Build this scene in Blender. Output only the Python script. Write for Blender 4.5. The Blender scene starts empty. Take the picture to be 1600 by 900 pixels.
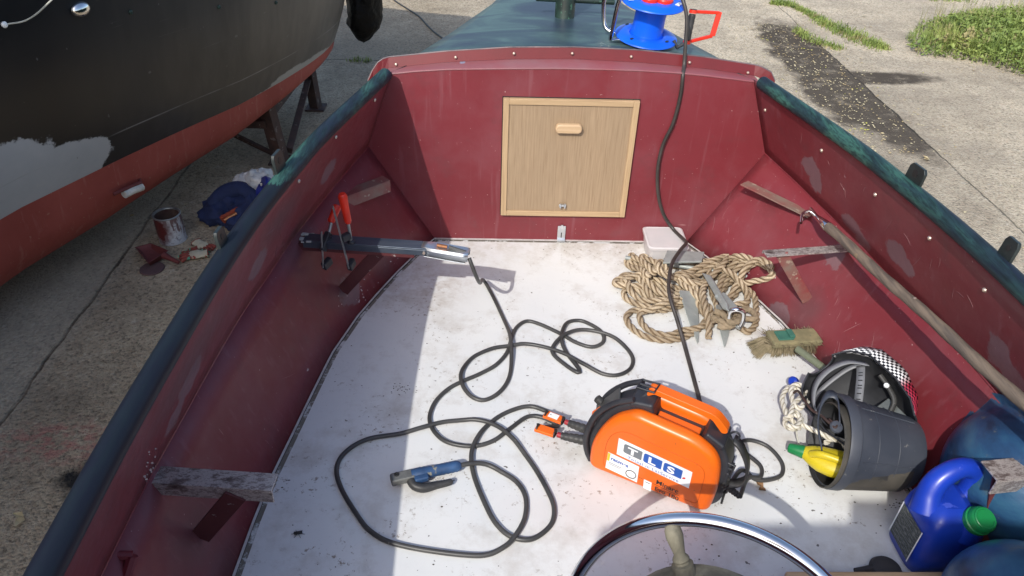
import bpy, math, random
import numpy as np
from mathutils import Vector, Matrix, noise as mnoise
random.seed(7)
sc = bpy.context.scene
COL = sc.collection
# ------------------------------------------------------------------ camera
CX = Vector((0.99945, -0.0172, 0.0283)); CX.normalize()
PITCH, YAW, ROLL = math.radians(36.12), math.radians(2.16), math.radians(2.02)
CF = Vector((math.sin(YAW)*math.cos(PITCH), math.cos(YAW)*math.cos(PITCH), -math.sin(PITCH)))
X0 = Vector((math.cos(YAW), -math.sin(YAW), 0)); U0 = X0.cross(CF)
CX = math.cos(ROLL)*X0 + math.sin(ROLL)*U0
CU = -math.sin(ROLL)*X0 + math.cos(ROLL)*U0
FPX = 1158.76
CC = Vector((-0.3074, -2.7127, 1.7205))
cam_d = bpy.data.cameras.new('camera'); cam = bpy.data.objects.new('camera', cam_d); COL.objects.link(cam)
m = Matrix(((CX.x, CU.x, -CF.x, CC.x), (CX.y, CU.y, -CF.y, CC.y), (CX.z, CU.z, -CF.z, CC.z), (0, 0, 0, 1)))
cam.matrix_world = m
cam_d.sensor_width = 36; cam_d.lens = 36*FPX/1600; cam_d.clip_start = .02; cam_d.clip_end = 500
sc.camera = cam
# ------------------------------------------------------------------ light
SUN = Vector((.5, 1.05, -1)).normalized()           # direction the light travels
EL = math.asin(-SUN.z)
w = bpy.data.worlds.new('World'); sc.world = w; w.use_nodes = True
nt = w.node_tree; bg = nt.nodes['Background']
sky = nt.nodes.new('ShaderNodeTexSky'); sky.sky_type = 'NISHITA'; sky.sun_disc = False
sky.sun_elevation = EL; sky.sun_rotation = math.atan2(-SUN.x, -SUN.y); sky.air_density = 1.0; sky.dust_density = 2.0
nt.links.new(sky.outputs[0], bg.inputs[0]); bg.inputs[1].default_value = 0.15
sd = bpy.data.lights.new('sun', 'SUN'); so = bpy.data.objects.new('sun', sd); COL.objects.link(so)
sd.energy = 2.6; sd.angle = math.radians(.55); sd.color = (1, .965, .9)
so.rotation_euler = SUN.to_track_quat('-Z', 'Y').to_euler()
sc.view_settings.view_transform = 'Standard'; sc.view_settings.look = 'None'
sc.view_settings.exposure = 0.50; sc.view_settings.gamma = 1; sc.view_settings.use_curve_mapping = False

# ------------------------------------------------------------------ helpers
def ray(x, y): return CF*FPX + CX*(x-800) + CU*(450-y)
def at(x, y, z=0.0):
    d = ray(x, y); return CC + d*((z-CC.z)/d.z)
def aty(x, y, Y=0.0):
    d = ray(x, y); return CC + d*((Y-CC.y)/d.y)
def V(*a): return Vector(a)
def lerp(a, b, t): return a+(b-a)*t
def interp(x, xs, ys): return float(np.interp(x, xs, ys))

class MB:
    def __init__(s): s.v = []; s.f = []; s.uv = {}
    def add(s, vs, fs, uvs=None):
        n = len(s.v); s.v += [Vector(p) for p in vs]
        for i, f in enumerate(fs):
            s.f.append([n+k for k in f])
            if uvs: s.uv[len(s.f)-1] = uvs[i]
        return s
    def box(s, c, size, ax=None):
        ax = ax or (V(1,0,0), V(0,1,0), V(0,0,1)); c = Vector(c)
        vs = [c+ax[0]*(sx*size[0]/2)+ax[1]*(sy*size[1]/2)+ax[2]*(sz*size[2]/2) for sz in (-1,1) for sy in (-1,1) for sx in (-1,1)]
        return s.add(vs, [[0,2,3,1],[4,5,7,6],[0,1,5,4],[2,6,7,3],[0,4,6,2],[1,3,7,5]])
    def beam(s, a, b, wd, th, up=V(0,0,1)):      # box from a to b; wd across, th along up
        a, b = Vector(a), Vector(b); d = (b-a); L = d.length; d.normalize()
        sd_ = d.cross(up).normalized(); u = sd_.cross(d).normalized()
        return s.box((a+b)/2, (L, wd, th), (d, sd_, u))
    def tube(s, pts, r, n=12, closed=False, caps=True, twist=None, tuv=False):
        pts = [Vector(p) for p in pts]; N = len(pts)
        rs = r if isinstance(r, (list, tuple)) else [r]*N
        T = []
        for i in range(N):
            a = pts[(i-1) % N] if (closed or i > 0) else pts[0]
            b = pts[(i+1) % N] if (closed or i < N-1) else pts[-1]
            t = (b-a); T.append(t.normalized() if t.length > 1e-9 else V(0,0,1))
        u = T[0].orthogonal().normalized(); rings = []; dist = 0; ds = []
        for i in range(N):
            if i: dist += (pts[i]-pts[i-1]).length
            ds.append(dist)
            u = (u - T[i]*u.dot(T[i])).normalized(); vv = T[i].cross(u)
            ring = []
            for k in range(n):
                a = 2*math.pi*k/n; rr = rs[i]
                if twist: rr *= 1 - twist[0]*(1-abs(math.cos(1.5*(a-dist*twist[1]))))**1.4
                ring.append(pts[i]+(u*math.cos(a)+vv*math.sin(a))*rr)
            rings.append(ring)
        vs = [p for rg in rings for p in rg]; fs = []; uvs = []
        M = N if closed else N-1
        for i in range(M):
            j = (i+1) % N
            for k in range(n):
                l = (k+1) % n
                fs.append([i*n+k, i*n+l, j*n+l, j*n+k])
                if twist:
                    d0, d1 = ds[i], ds[j]; f_ = lambda kk, dd: (3*(2*math.pi*kk/n-dd*twist[1])/(2*math.pi), dd)
                    uvs.append([f_(k, d0), f_(k+1, d0), f_(k+1, d1), f_(k, d1)])
        if caps and not closed and twist:
            uvs += [[(0, 0)]*n]*2
        if caps and not closed:
            fs.append([k for k in range(n)][::-1]); fs.append([(N-1)*n+k for k in range(n)])
        return s.add(vs, fs, uvs if twist else None)
    def lathe(s, prof, o=V(0,0,0), ax=V(0,0,1), n=32, sc2=1.0, u=None):
        ax = Vector(ax).normalized(); u = Vector(u) if u else ax.orthogonal(); u = (u-ax*u.dot(ax)).normalized(); v = ax.cross(u)
        vs = []; fs = []; o = Vector(o)
        for (r, z) in prof:
            for k in range(n):
                a = 2*math.pi*k/n; vs.append(o+ax*z+(u*math.cos(a)+v*math.sin(a)*sc2)*max(r, 1e-5))
        for i in range(len(prof)-1):
            for k in range(n):
                l = (k+1) % n; fs.append([i*n+k, i*n+l, (i+1)*n+l, (i+1)*n+k])
        return s.add(vs, fs)
    def prism(s, out, o, u, v, w0, w1):          # outline (2D) in frame o,u,v extruded along n=u x v from w0 to w1
        o, u, v = Vector(o), Vector(u), Vector(v); nn = u.cross(v).normalized(); k = len(out)
        vs = [o+u*a+v*b+nn*w0 for a, b in out]+[o+u*a+v*b+nn*w1 for a, b in out]
        fs = [list(range(k))[::-1], [k+i for i in range(k)]]+[[i, (i+1) % k, k+(i+1) % k, k+i] for i in range(k)]
        return s.add(vs, fs)
    def grid(s, rows, uv=True):
        nr, nc = len(rows), len(rows[0]); vs = [p for r in rows for p in r]; fs = []; uvs = []
        for i in range(nr-1):
            for j in range(nc-1):
                fs.append([i*nc+j, i*nc+j+1, (i+1)*nc+j+1, (i+1)*nc+j])
                uvs.append([(j/(nc-1), i/(nr-1)), ((j+1)/(nc-1), i/(nr-1)), ((j+1)/(nc-1), (i+1)/(nr-1)), (j/(nc-1), (i+1)/(nr-1))])
        return s.add(vs, fs, uvs if uv else None)
    def poly(s, pts): return s.add(pts, [list(range(len(pts)))])

ROOTM = {}
def obj(name, mb, mat, parent=None, smooth=35, bevel=0, solid=0, bseg=2, label=None, subsurf=0, sub_simple=False):
    me = bpy.data.meshes.new(name)
    Mi = ROOTM[parent.name].inverted() if parent else Matrix.Identity(4)
    me.from_pydata([Mi @ p for p in mb.v], [], mb.f)
    if mb.uv:
        ul = me.uv_layers.new(name='UVMap')
        for p in me.polygons:
            q = mb.uv.get(p.index)
            if q:
                for li, c in zip(p.loop_indices, q): ul.data[li].uv = c
    me.materials.append(mat)
    o = bpy.data.objects.new(name, me); COL.objects.link(o)
    if parent:
        o.parent = parent; ROOTM[o.name] = ROOTM[parent.name]
    else: ROOTM[o.name] = Matrix.Identity(4)
    if smooth:
        me.shade_smooth(); me.set_sharp_from_angle(angle=math.radians(smooth))
    if solid:
        q = o.modifiers.new('solid', 'SOLIDIFY'); q.thickness = solid; q.offset = 0
    if bevel:
        q = o.modifiers.new('bevel', 'BEVEL'); q.width = bevel; q.segments = bseg; q.limit_method = 'ANGLE'; q.angle_limit = math.radians(35)
        for p in me.polygons: p.use_smooth = True
        q.harden_normals = True
    if subsurf:
        q = o.modifiers.new('sub', 'SUBSURF'); q.levels = q.render_levels = subsurf
    if label: o['label'] = label
    return o
def tag(o, label, cat, group=None, kind=None):
    if label: o['label'] = label
    if cat: o['category'] = cat
    if group: o['group'] = group
    if kind: o['kind'] = kind
    return o
def thing(name, loc, label, cat, rz=0, group=None, M=None):
    o = bpy.data.objects.new(name, None); COL.objects.link(o); o.empty_display_size = .05
    mm = M if M else Matrix.Translation(Vector(loc)) @ Matrix.Rotation(rz, 4, 'Z')
    o.matrix_world = mm; ROOTM[o.name] = mm
    return tag(o, label, cat, group)
def catmull(pts, step=.01, closed=False):
    P = [Vector(p) for p in pts]; out = []; n = len(P)
    rng = range(n if closed else n-1)
    for i in rng:
        p1, p2 = P[i], P[(i+1) % n]
        p0 = P[(i-1) % n] if (closed or i > 0) else p1*2-p2
        p3 = P[(i+2) % n] if (closed or i+2 < n) else p2*2-p1
        k = max(2, int((p2-p1).length/step))
        for j in range(k):
            t = j/k
            out.append(.5*((2*p1)+(-p0+p2)*t+(2*p0-5*p1+4*p2-p3)*t*t+(-p0+3*p1-3*p2+p3)*t**3))
    if not closed: out.append(P[-1].copy())
    return out
def lay(paths, r, base=0.0, gap=.25, lift=1.85, smooth_n=8, cap=None):
    """settle tubes on the floor: where a later part crosses an earlier one it climbs over it."""
    allp = []; out = []
    for path in paths:
        start = len(allp); zs = []
        s = 0; cum = []
        for i, p in enumerate(path):
            if i: s += (p-path[i-1]).length
            cum.append(s)
        if allp: A = np.array([[q[0], q[1], q[2], q[3], q[4]] for q in allp])
        else: A = np.zeros((0, 5))
        own = np.zeros((len(path), 5)); no = 0; floor_ = []
        pid = len(out)
        for i, p in enumerate(path):
            z = base+r; sz_ = slope_z(p.x, p.y); z = max(z, sz_+r*1.15) if sz_ > 0 else z; floor_.append(z)
            for B, sameid in ((A, False), (own[:no], True)):
                if len(B):
                    d = np.hypot(B[:, 0]-p.x, B[:, 1]-p.y)
                    msk = d < 2.0*r
                    if sameid: msk &= (cum[i]-B[:, 4]) > gap
                    if msk.any():
                        z = max(z, float((B[msk, 2]+lift*r*np.sqrt(np.clip(1-(d[msk]/(2.05*r))**2, 0, 1))).max()))
            if cap: z = min(z, max(cap, floor_[-1]+.06))
            own[no] = (p.x, p.y, z, pid, cum[i]); no += 1
        z = own[:, 2].copy()
        k = smooth_n
        zp = np.pad(z, k, mode='edge')
        zm = np.array([zp[i:i+2*k+1].max()*.35+zp[i:i+2*k+1].mean()*.65 for i in range(len(z))])
        zm = np.maximum(zm, np.array(floor_))
        zp = np.pad(zm, 3, mode='edge'); zm = np.array([zp[i:i+7].mean() for i in range(len(z))])
        own[:, 2] = zm
        allp += own.tolist()
        out.append([V(p.x, p.y, float(zm[i])) for i, p in enumerate(path)])
    return out

# ------------------------------------------------------------------ materials
def new_mat(name):
    mt = bpy.data.materials.new(name); mt.use_nodes = True; n = mt.node_tree
    return mt, n, n.nodes['Principled BSDF']
def N(n, t, **k):
    x = n.nodes.new(t)
    for a, b in k.items():
        if a in ('inp',):
            for i, vv in b.items(): x.inputs[i].default_value = vv
        else: setattr(x, a, b)
    return x
def link(n, a, b): n.links.new(a, b)
def coords(n, kind='Object'): return N(n, 'ShaderNodeTexCoord').outputs[kind]
def mapping(n, src, scale=(1,1,1), loc=(0,0,0), rot=(0,0,0)):
    q = N(n, 'ShaderNodeMapping'); link(n, src, q.inputs[0]); q.inputs['Scale'].default_value = scale; q.inputs['Location'].default_value = loc; q.inputs['Rotation'].default_value = rot
    return q.outputs[0]
def noise(n, src, scale, detail=4, rough=.55, out=0, dist=0):
    q = N(n, 'ShaderNodeTexNoise'); link(n, src, q.inputs['Vector']); q.inputs['Scale'].default_value = scale; q.inputs['Detail'].default_value = detail; q.inputs['Roughness'].default_value = rough; q.inputs['Distortion'].default_value = dist
    return q.outputs[out]
def ramp(n, src, stops, mode='LINEAR'):
    q = N(n, 'ShaderNodeValToRGB'); q.color_ramp.interpolation = mode; e = q.color_ramp.elements
    while len(e) < len(stops): e.new(.5)
    for i, (p, c) in enumerate(stops):
        e[i].position = p; e[i].color = (c, c, c, 1) if isinstance(c, (int, float)) else tuple(c)+(1,)
    link(n, src, q.inputs[0]); return q.outputs[0]
def mixc(n, fac, a, b, mode='MIX'):
    q = N(n, 'ShaderNodeMix', data_type='RGBA', blend_type=mode)
    for sock, val in ((q.inputs[0], fac), (q.inputs[6], a), (q.inputs[7], b)):
        if isinstance(val, (int, float)): sock.default_value = val
        elif isinstance(val, tuple): sock.default_value = val+(1,) if len(val) == 3 else val
        else: link(n, val, sock)
    return q.outputs[2]
def mth(n, op, a, b=None, c=None, clamp=False):
    q = N(n, 'ShaderNodeMath', operation=op, use_clamp=clamp)
    for i, val in enumerate((a, b, c)):
        if val is None: continue
        if isinstance(val, (int, float)): q.inputs[i].default_value = val
        else: link(n, val, q.inputs[i])
    return q.outputs[0]
def bump(n, bs, h, strength=.3, dist=.01):
    q = N(n, 'ShaderNodeBump'); q.inputs['Strength'].default_value = strength; q.inputs['Distance'].default_value = dist
    link(n, h, q.inputs['Height']); link(n, q.outputs[0], bs.inputs['Normal'])
def blob(n, co, c, rad, edge=.12, nz=None, namp=.5, rz=0):
    """soft-edged stain mask centred at c: 1 inside, 0 outside; nz perturbs the outline"""
    q = N(n, 'ShaderNodeMapping', vector_type='TEXTURE'); link(n, co, q.inputs[0])
    q.inputs['Location'].default_value = c; q.inputs['Scale'].default_value = rad; q.inputs['Rotation'].default_value = (0, 0, rz)
    l = N(n, 'ShaderNodeVectorMath', operation='LENGTH'); link(n, q.outputs[0], l.inputs[0])
    d = l.outputs['Value']
    if nz is not None: d = mth(n, 'ADD', d, mth(n, 'MULTIPLY', mth(n, 'SUBTRACT', nz, .5), namp*2))
    mr = N(n, 'ShaderNodeMapRange'); link(n, d, mr.inputs[0]); mr.inputs[1].default_value = 1-edge; mr.inputs[2].default_value = 1+edge
    mr.inputs[3].default_value = 1; mr.inputs[4].default_value = 0
    return mr.outputs[0]
def maxm(n, lst):
    r = lst[0]
    for x in lst[1:]: r = mth(n, 'MAXIMUM', r, x)
    return r
def pmat(name, c1, c2=None, scale=8, rough=.5, metal=0, bmp=0, bscale=60, bdist=.002, stretch=(1,1,1), lo=.35, hi=.65, rvar=.1, spec=None, coat=0, trans=0, specks=None, sss=0):
    mt, n, b = new_mat(name); co = coords(n); co2 = mapping(n, co, stretch)
    c2 = c2 or tuple(x*.8 for x in c1)
    nz = noise(n, co2, scale, 6, .6)
    col = ramp(n, nz, [(lo, c1), (hi, c2)])
    if specks:
        for (sc_, thr, cc) in specks:
            sp = ramp(n, noise(n, co, sc_, 3, .6), [(thr, 0.0), (thr+.03, 1.0)]); col = mixc(n, sp, col, cc)
    link(n, col, b.inputs['Base Color'])
    link(n, mth(n, 'ADD', mth(n, 'MULTIPLY', nz, rvar*2), rough-rvar), b.inputs['Roughness'])
    b.inputs['Metallic'].default_value = metal
    if spec is not None: b.inputs['Specular IOR Level'].default_value = spec
    b.inputs['Coat Weight'].default_value = coat
    b.inputs['Transmission Weight'].default_value = trans
    if bmp: bump(n, b, noise(n, co2, bscale, 5, .6), bmp, bdist)
    return mt
M = {}
M['orange'] = pmat('orange_plastic', (.84,.15,.008), (.76,.125,.006), 6, .36, bmp=.05, bscale=400, specks=[(38,.71,(.45,.10,.02)), (120,.74,(.25,.08,.03))])
M['black_pl'] = pmat('black_plastic', (.016,.017,.022), (.035,.036,.042), 9, .48, bmp=.12, bscale=300, bdist=.001)
M['black_rub'] = pmat('black_rubber', (.020,.020,.021), (.050,.049,.047), 14, .5, specks=[(90,.68,(.12,.11,.10))])
M['cable'] = pmat('cable_rubber', (.034,.034,.034), (.070,.068,.064), 7, .42, specks=[(60,.70,(.16,.15,.14))])
M['power_cable'] = pmat('power_cable', (.030,.027,.024), (.06,.05,.045), 9, .45)
M['chrome'] = pmat('chrome', (.80,.80,.80), (.70,.70,.70), 5, .10, 1, rvar=.03)
M['steel'] = pmat('galvanised', (.42,.44,.44), (.28,.30,.30), 20, .45, .85, bmp=.1, bscale=80)
M['anchor'] = pmat('anchor_zinc', (.40,.43,.41), (.28,.30,.29), 12, .55, .35, bmp=.15, bscale=70, specks=[(40,.66,(.42,.42,.40))])
M['dark_steel'] = pmat('mill_steel', (.075,.095,.13), (.12,.14,.17), 6, .38, .55, stretch=(1,6,1))
M['rusty'] = pmat('rusty_steel', (.085,.045,.035), (.045,.030,.028), 10, .75, .2, bmp=.3, bscale=60, specks=[(18,.62,(.16,.13,.12))])
M['white_pl'] = pmat('white_sticker', (.86,.86,.86), (.80,.81,.83), 12, .4)
M['blue_logo'] = pmat('logo_blue', (.02,.10,.42), (.02,.09,.38), 12, .4)
M['grey_logo'] = pmat('logo_grey', (.17,.19,.21), (.15,.17,.19), 12, .4)
M['black_ink'] = pmat('black_ink', (.015,.015,.015), (.02,.02,.02), 12, .5)
M['red_ink'] = pmat('red_ink', (.7,.03,.03), (.6,.03,.03), 12, .5)
M['red_pl'] = pmat('red_plastic', (.80,.035,.012), (.66,.025,.012), 10, .35)
M['blue_pl'] = pmat('blue_plastic', (.006,.13,.80), (.005,.10,.68), 4, .33, bmp=.04, bscale=200)
M['lid_blue'] = pmat('socket_lid_blue', (.03,.19,.45), (.02,.15,.38), 20, .4)
M['jug'] = pmat('jug_blue', (.010,.045,.42), (.008,.034,.30), 5, .34, bmp=.05, bscale=60, specks=[(30,.68,(.05,.09,.50))])
M['jug_green'] = pmat('cap_green', (.010,.22,.06), (.008,.17,.05), 8, .38)
M['yellow'] = pmat('bottle_yellow', (.68,.55,.02), (.60,.47,.02), 6, .35)
M['bucket'] = pmat('bucket_rubber', (.036,.043,.058), (.060,.067,.084), 6, .50, bmp=.15, bscale=60, bdist=.002, specks=[(45,.68,(.13,.13,.13)), (14,.745,(.11,.11,.11))])
M['bucket_in'] = pmat('dirty_tub', (.045,.042,.036), (.085,.076,.062), 12, .7, bmp=.3, bscale=40, specks=[(15,.63,(.03,.03,.03))])
M['zinc'] = pmat('white_anode', (.62,.62,.58), (.42,.42,.40), 25, .7, bmp=.3, bscale=40)
M['navy'] = pmat('navy_cloth', (.008,.016,.060), (.014,.026,.090), 20, .85, bmp=.35, bscale=40, bdist=.01)
M['bagwhite'] = pmat('white_bag', (.60,.60,.60), (.34,.36,.38), 14, .5, bmp=.5, bscale=18, bdist=.01, specks=[(9,.64,(.05,.28,.6))])
M['terracotta'] = pmat('orange_lining', (.30,.05,.02), (.2,.035,.015), 20, .8)
M['tray'] = pmat('tray_red', (.15,.032,.032), (.10,.022,.022), 20, .6, bmp=.2, bscale=40, specks=[(25,.66,(.09,.05,.06))])
M['lidd'] = pmat('dusty_disc', (.115,.065,.065), (.09,.055,.06), 20, .8)
M['glove_w'] = pmat('glove_cream', (.55,.51,.38), (.40,.36,.26), 20, .9, specks=[(22,.60,(.25,.04,.03))])
M['glove_r'] = pmat('glove_rubber_red', (.28,.05,.035), (.16,.035,.025), 26, .7, specks=[(18,.60,(.08,.30,.20))])
M['bagblack'] = pmat('black_bin_bag', (.003,.003,.0035), (.006,.006,.006), 8, .5, spec=.12, bmp=.7, bscale=7, bdist=.05)
M['white_rope'] = pmat('white_rope', (.74,.69,.57), (.60,.54,.42), 20, .8, bmp=.2, bscale=150)
M['rope'] = pmat('manila_rope', (.60,.455,.275), (.40,.29,.165), 9, .85, bmp=.3, bscale=220, bdist=.002, lo=.3, hi=.72)
def rope_mat(name, light, mid, dark, fz):
    mt, n, b = new_mat(name); uv = coords(n, 'UV'); co = coords(n)
    sx = N(n, 'ShaderNodeSeparateXYZ'); link(n, uv, sx.inputs[0])
    f_ = mth(n, 'FRACT', mth(n, 'ADD', sx.outputs[0], mth(n, 'MULTIPLY', mth(n, 'SUBTRACT', noise(n, co, fz, 4, .7), .5), .35)))
    c = ramp(n, f_, [(.0, mid), (.14, light), (.30, mid), (.44, dark), (.55, dark), (.72, mid), (.86, light), (1.0, mid)])
    c = mixc(n, ramp(n, noise(n, co, 7, 4, .6), [(.42, .55), (.6, 0.0)]), c, dark)
    link(n, c, b.inputs['Base Color']); b.inputs['Roughness'].default_value = .85; bump(n, b, noise(n, co, 260, 3, .6), .35, .002); return mt
M['rope'] = rope_mat('manila_rope', (.60,.50,.36), (.40,.31,.20), (.13,.085,.045), 160)
M['white_rope'] = rope_mat('white_rope', (.86,.83,.75), (.70,.66,.56), (.34,.30,.22), 160)
M['knot'] = pmat('worn_rope', (.30,.23,.15), (.20,.155,.10), 30, .9, bmp=.6, bscale=120, bdist=.004)
M['pole'] = pmat('weathered_pole', (.20,.155,.115), (.105,.085,.070), 5, .75, bmp=.25, bscale=50, stretch=(14,1.2,14), lo=.4, hi=.6, specks=[(12,.70,(.26,.19,.12))])
M['driftwood'] = pmat('weathered_teak', (.235,.215,.155), (.12,.11,.08), 16, .85, bmp=.5, bscale=60, stretch=(1,1,.25), lo=.42, hi=.60)
M['ledge'] = pmat('varnished_ledge', (.62,.42,.24), (.50,.33,.18), 4, .45, stretch=(1,12,12))
M['bristle'] = pmat('old_bristle', (.27,.22,.14), (.13,.11,.06), 40, .95, bmp=.5, bscale=80)
M['brush_block'] = pmat('mossy_brush_block', (.25,.215,.115), (.145,.135,.075), 18, .9, bmp=.4, bscale=60, specks=[(14,.64,(.08,.13,.09))])
M['green_plate'] = pmat('green_socket', (.035,.13,.10), (.05,.17,.12), 20, .7)
M['green_handle'] = pmat('green_handle', (.17,.19,.12), (.11,.125,.085), 10, .6)
M['tubwhite'] = pmat('cloudy_container', (.78,.74,.73), (.70,.68,.68), 8, .35, trans=.25)
M['holder_blue'] = pmat('holder_blue', (.035,.095,.22), (.022,.055,.13), 18, .5, bmp=.25, bscale=90, specks=[(26,.62,(.22,.21,.17))])
M['grey_metal'] = pmat('worn_jaw', (.24,.24,.22), (.13,.13,.12), 26, .55, .5, bmp=.2, bscale=80)
M['brass'] = pmat('bolt_head', (.72,.60,.50), (.55,.42,.34), 30, .35, .7)
M['grey_band'] = pmat('headband_grey', (.20,.205,.22), (.15,.155,.165), 20, .5)
M['helmet_in'] = pmat('helmet_inside', (.022,.023,.026), (.045,.046,.05), 8, .55)
M['lens'] = pmat('lens_unit', (.09,.10,.10), (.16,.17,.16), 20, .3)
M['steel_bright'] = pmat('zinc_sheet', (.70,.73,.75), (.55,.58,.62), 20, .30, .9)
M['rubber_knob'] = pmat('rubber_knob', (.03,.028,.03), (.05,.045,.045), 20, .7)
M['twine'] = pmat('twine', (.5,.5,.44), (.38,.38,.33), 20, .8)
M['leafmat'] = pmat('weed_leaf', (.12,.19,.038), (.26,.31,.075), 2.6, .6, lo=.32, hi=.68, specks=[(5,.60,(.30,.26,.11)), (9,.66,(.05,.09,.025))])
M['grassmat'] = pmat('dry_grass', (.20,.22,.075), (.30,.27,.13), 2.5, .7)
M['litter'] = pmat('leaf_litter', (.62,.55,.36), (.40,.30,.15), 5.0, .8, lo=.42, hi=.60, specks=[(3.3,.62,(.55,.55,.08))])
M['dirt'] = pmat('dirt_crumbs', (.11,.085,.06), (.05,.04,.03), 12, .9)
M['roof'] = pmat('added_shade_roof', (.5,.5,.48), (.45,.45,.44), 3, .6)
M['copper'] = pmat('copper_braid', (.55,.25,.12), (.35,.16,.08), 60, .4, .8)

def float_mat():
    mt, n, b = new_mat('scuffed_float'); co = coords(n)
    a = noise(n, mapping(n, co, (1, 1, 2.2)), 5, 6, .6)
    c = ramp(n, a, [(.32, (.014,.026,.06)), (.47, (.018,.06,.14)), (.60, (.03,.10,.18)), (.70, (.10,.12,.09))])
    c = mixc(n, ramp(n, noise(n, co, 30, 5, .7), [(.62, 0.0), (.72, .7)]), c, (.16,.15,.11))
    link(n, c, b.inputs['Base Color']); b.inputs['Roughness'].default_value = .34
    bump(n, b, a, .25, .02); return mt
M['float'] = float_mat()

def ground_mat():
    mt, n, b = new_mat('exposed_aggregate_concrete'); co = coords(n)
    big = noise(n, co, .55, 5, .6); mid = noise(n, co, 3.2, 6, .65); fine = noise(n, co, 42, 4, .7); fine2 = noise(n, co, 17, 5, .7)
    vo = N(n, 'ShaderNodeTexVoronoi'); link(n, co, vo.inputs['Vector']); vo.inputs['Scale'].default_value = 75; vo.inputs['Randomness'].default_value = 1
    peb = ramp(n, vo.outputs['Color'], [(0.0, (.13,.105,.075)), (.30, (.50,.42,.30)), (.6, (.72,.62,.46)), (.8, (.54,.40,.27)), (1.0, (.92,.83,.66))])
    base = ramp(n, mid, [(.3, (.50,.43,.32)), (.7, (.80,.71,.55))])
    c = mixc(n, .62, base, peb)
    c = mixc(n, ramp(n, noise(n, co, 8.5, 6, .7), [(.34, .30), (.48, 0.0)]), c, (.24,.195,.14))
    c = mixc(n, ramp(n, noise(n, co, 1.3, 7, .7), [(.40, .38), (.52, 0.0)]), c, (.26,.22,.17))
    c = mixc(n, ramp(n, fine, [(.34, .70), (.47, 0.0)]), c, (.085,.07,.052))
    c = mixc(n, ramp(n, fine2, [(.58, 0.0), (.70, .5)]), c, (.80,.74,.62))
    c = mixc(n, ramp(n, big, [(.40, .30), (.60, 0.0)]), c, (.28,.24,.19))
    sx0 = N(n, 'ShaderNodeSeparateXYZ'); link(n, co, sx0.inputs[0]); hull_shade = N(n, 'ShaderNodeMapRange'); link(n, mth(n, 'ADD', sx0.outputs[0], mth(n, 'MULTIPLY', big, .8)), hull_shade.inputs[0]); hull_shade.inputs[1].default_value = .3; hull_shade.inputs[2].default_value = -.6; hull_shade.inputs[3].default_value = 0; hull_shade.inputs[4].default_value = .55
    c = mixc(n, hull_shade.outputs[0], c, mixc(n, 1.0, c, (.50,.45,.39), 'MULTIPLY'))     # deeper shade between the hulls put into the ground colour
    # reddish paint flecks
    nz = noise(n, co, 2.2, 5, .6)
    sx = N(n, 'ShaderNodeSeparateXYZ'); link(n, co, sx.inputs[0])
    X_, Y_ = sx.outputs[0], sx.outputs[1]
    wig = mth(n, 'MULTIPLY', mth(n, 'SUBTRACT', noise(n, co, 2.5, 6, .7), .5), .09)
    def joint(val, pos, wd):
        d = mth(n, 'ABSOLUTE', mth(n, 'SUBTRACT', mth(n, 'ADD', val, wig), pos))
        mr = N(n, 'ShaderNodeMapRange'); link(n, d, mr.inputs[0]); mr.inputs[1].default_value = wd*.4; mr.inputs[2].default_value = wd; mr.inputs[3].default_value = 1; mr.inputs[4].default_value = 0
        return mr.outputs[0]
    j = maxm(n, [joint(X_, -2.54, .010), joint(X_, 3.32, .008), joint(X_, 8.5, .03), mth(n, 'MULTIPLY', joint(Y_, 4.63, .012), mth(n, 'LESS_THAN', X_, -.5)), joint(Y_, 10.2, .03)])
    # wet dark patch along the joint on the right, slab tones
    nb = noise(n, co, 1.6, 6, .65)
    nb2 = noise(n, co, 3.4, 8, .72)
    cut = mth(n, 'LESS_THAN', mth(n, 'ADD', X_, wig), 3.33)
    stl = maxm(n, [blob(n, co, (3.02, 5.1, -.85), (.34, 1.25, 1), .16, nb2, .75), blob(n, co, (3.05, 4.0, -.85), (.40, .95, 1), .16, nb2, .75), blob(n, co, (3.20, 3.25, -.85), (.22, .6, 1), .25, nb2, .8)])
    st = maxm(n, [mth(n, 'MULTIPLY', stl, cut), blob(n, co, (3.52, 4.45, -.85), (.62, .17, 1), .18, nb2, .38)])
    c = mixc(n, mth(n, 'MULTIPLY', st, ramp(n, noise(n, co, 6, 7, .75), [(.36, .60), (.48, .96)])), c, (.050,.038,.028))
    st2 = maxm(n, [blob(n, co, (4.6, 4.45, -.85), (.9, .22, 1), .5, nb, .6), blob(n, co, (3.9, 3.7, -.85), (.5, .4, 1), .6, nb, .6), blob(n, co, (3.0, 3.2, -.85), (.7, 2.6, 1), .4, nb, .5), blob(n, co, (4.0, 8.3, -.85), (2.0, .3, 1), .5, nb, .6), blob(n, co, (-1.2, 5.0, -.85), (1.3, .35, 1), .5, nb, .6)])
    c = mixc(n, mth(n, 'MULTIPLY', st2, .30), c, (.15,.125,.095))
    # slab left of the joint mixed towards a pale tone
    ls = N(n, 'ShaderNodeMapRange'); link(n, mth(n, 'ADD', X_, wig), ls.inputs[0]); ls.inputs[1].default_value = -2.45; ls.inputs[2].default_value = -2.60; ls.inputs[3].default_value = 0; ls.inputs[4].default_value = .25
    c = mixc(n, ls.outputs[0], c, (.60,.59,.50))
    sm = blob(n, co, (-1.98, -.62, -.85), (.13, .10, 1), .3, noise(n, co, 9, 5, .7), .9)
    c = mixc(n, sm, c, (.02,.02,.02))
    pk = mth(n, 'MULTIPLY', blob(n, co, (-2.2, -.42, -.85), (.30, .12, 1), .5, nb, .8), ramp(n, noise(n, co, 20, 4, .6), [(.45, 0.0), (.6, .6)]))
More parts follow.
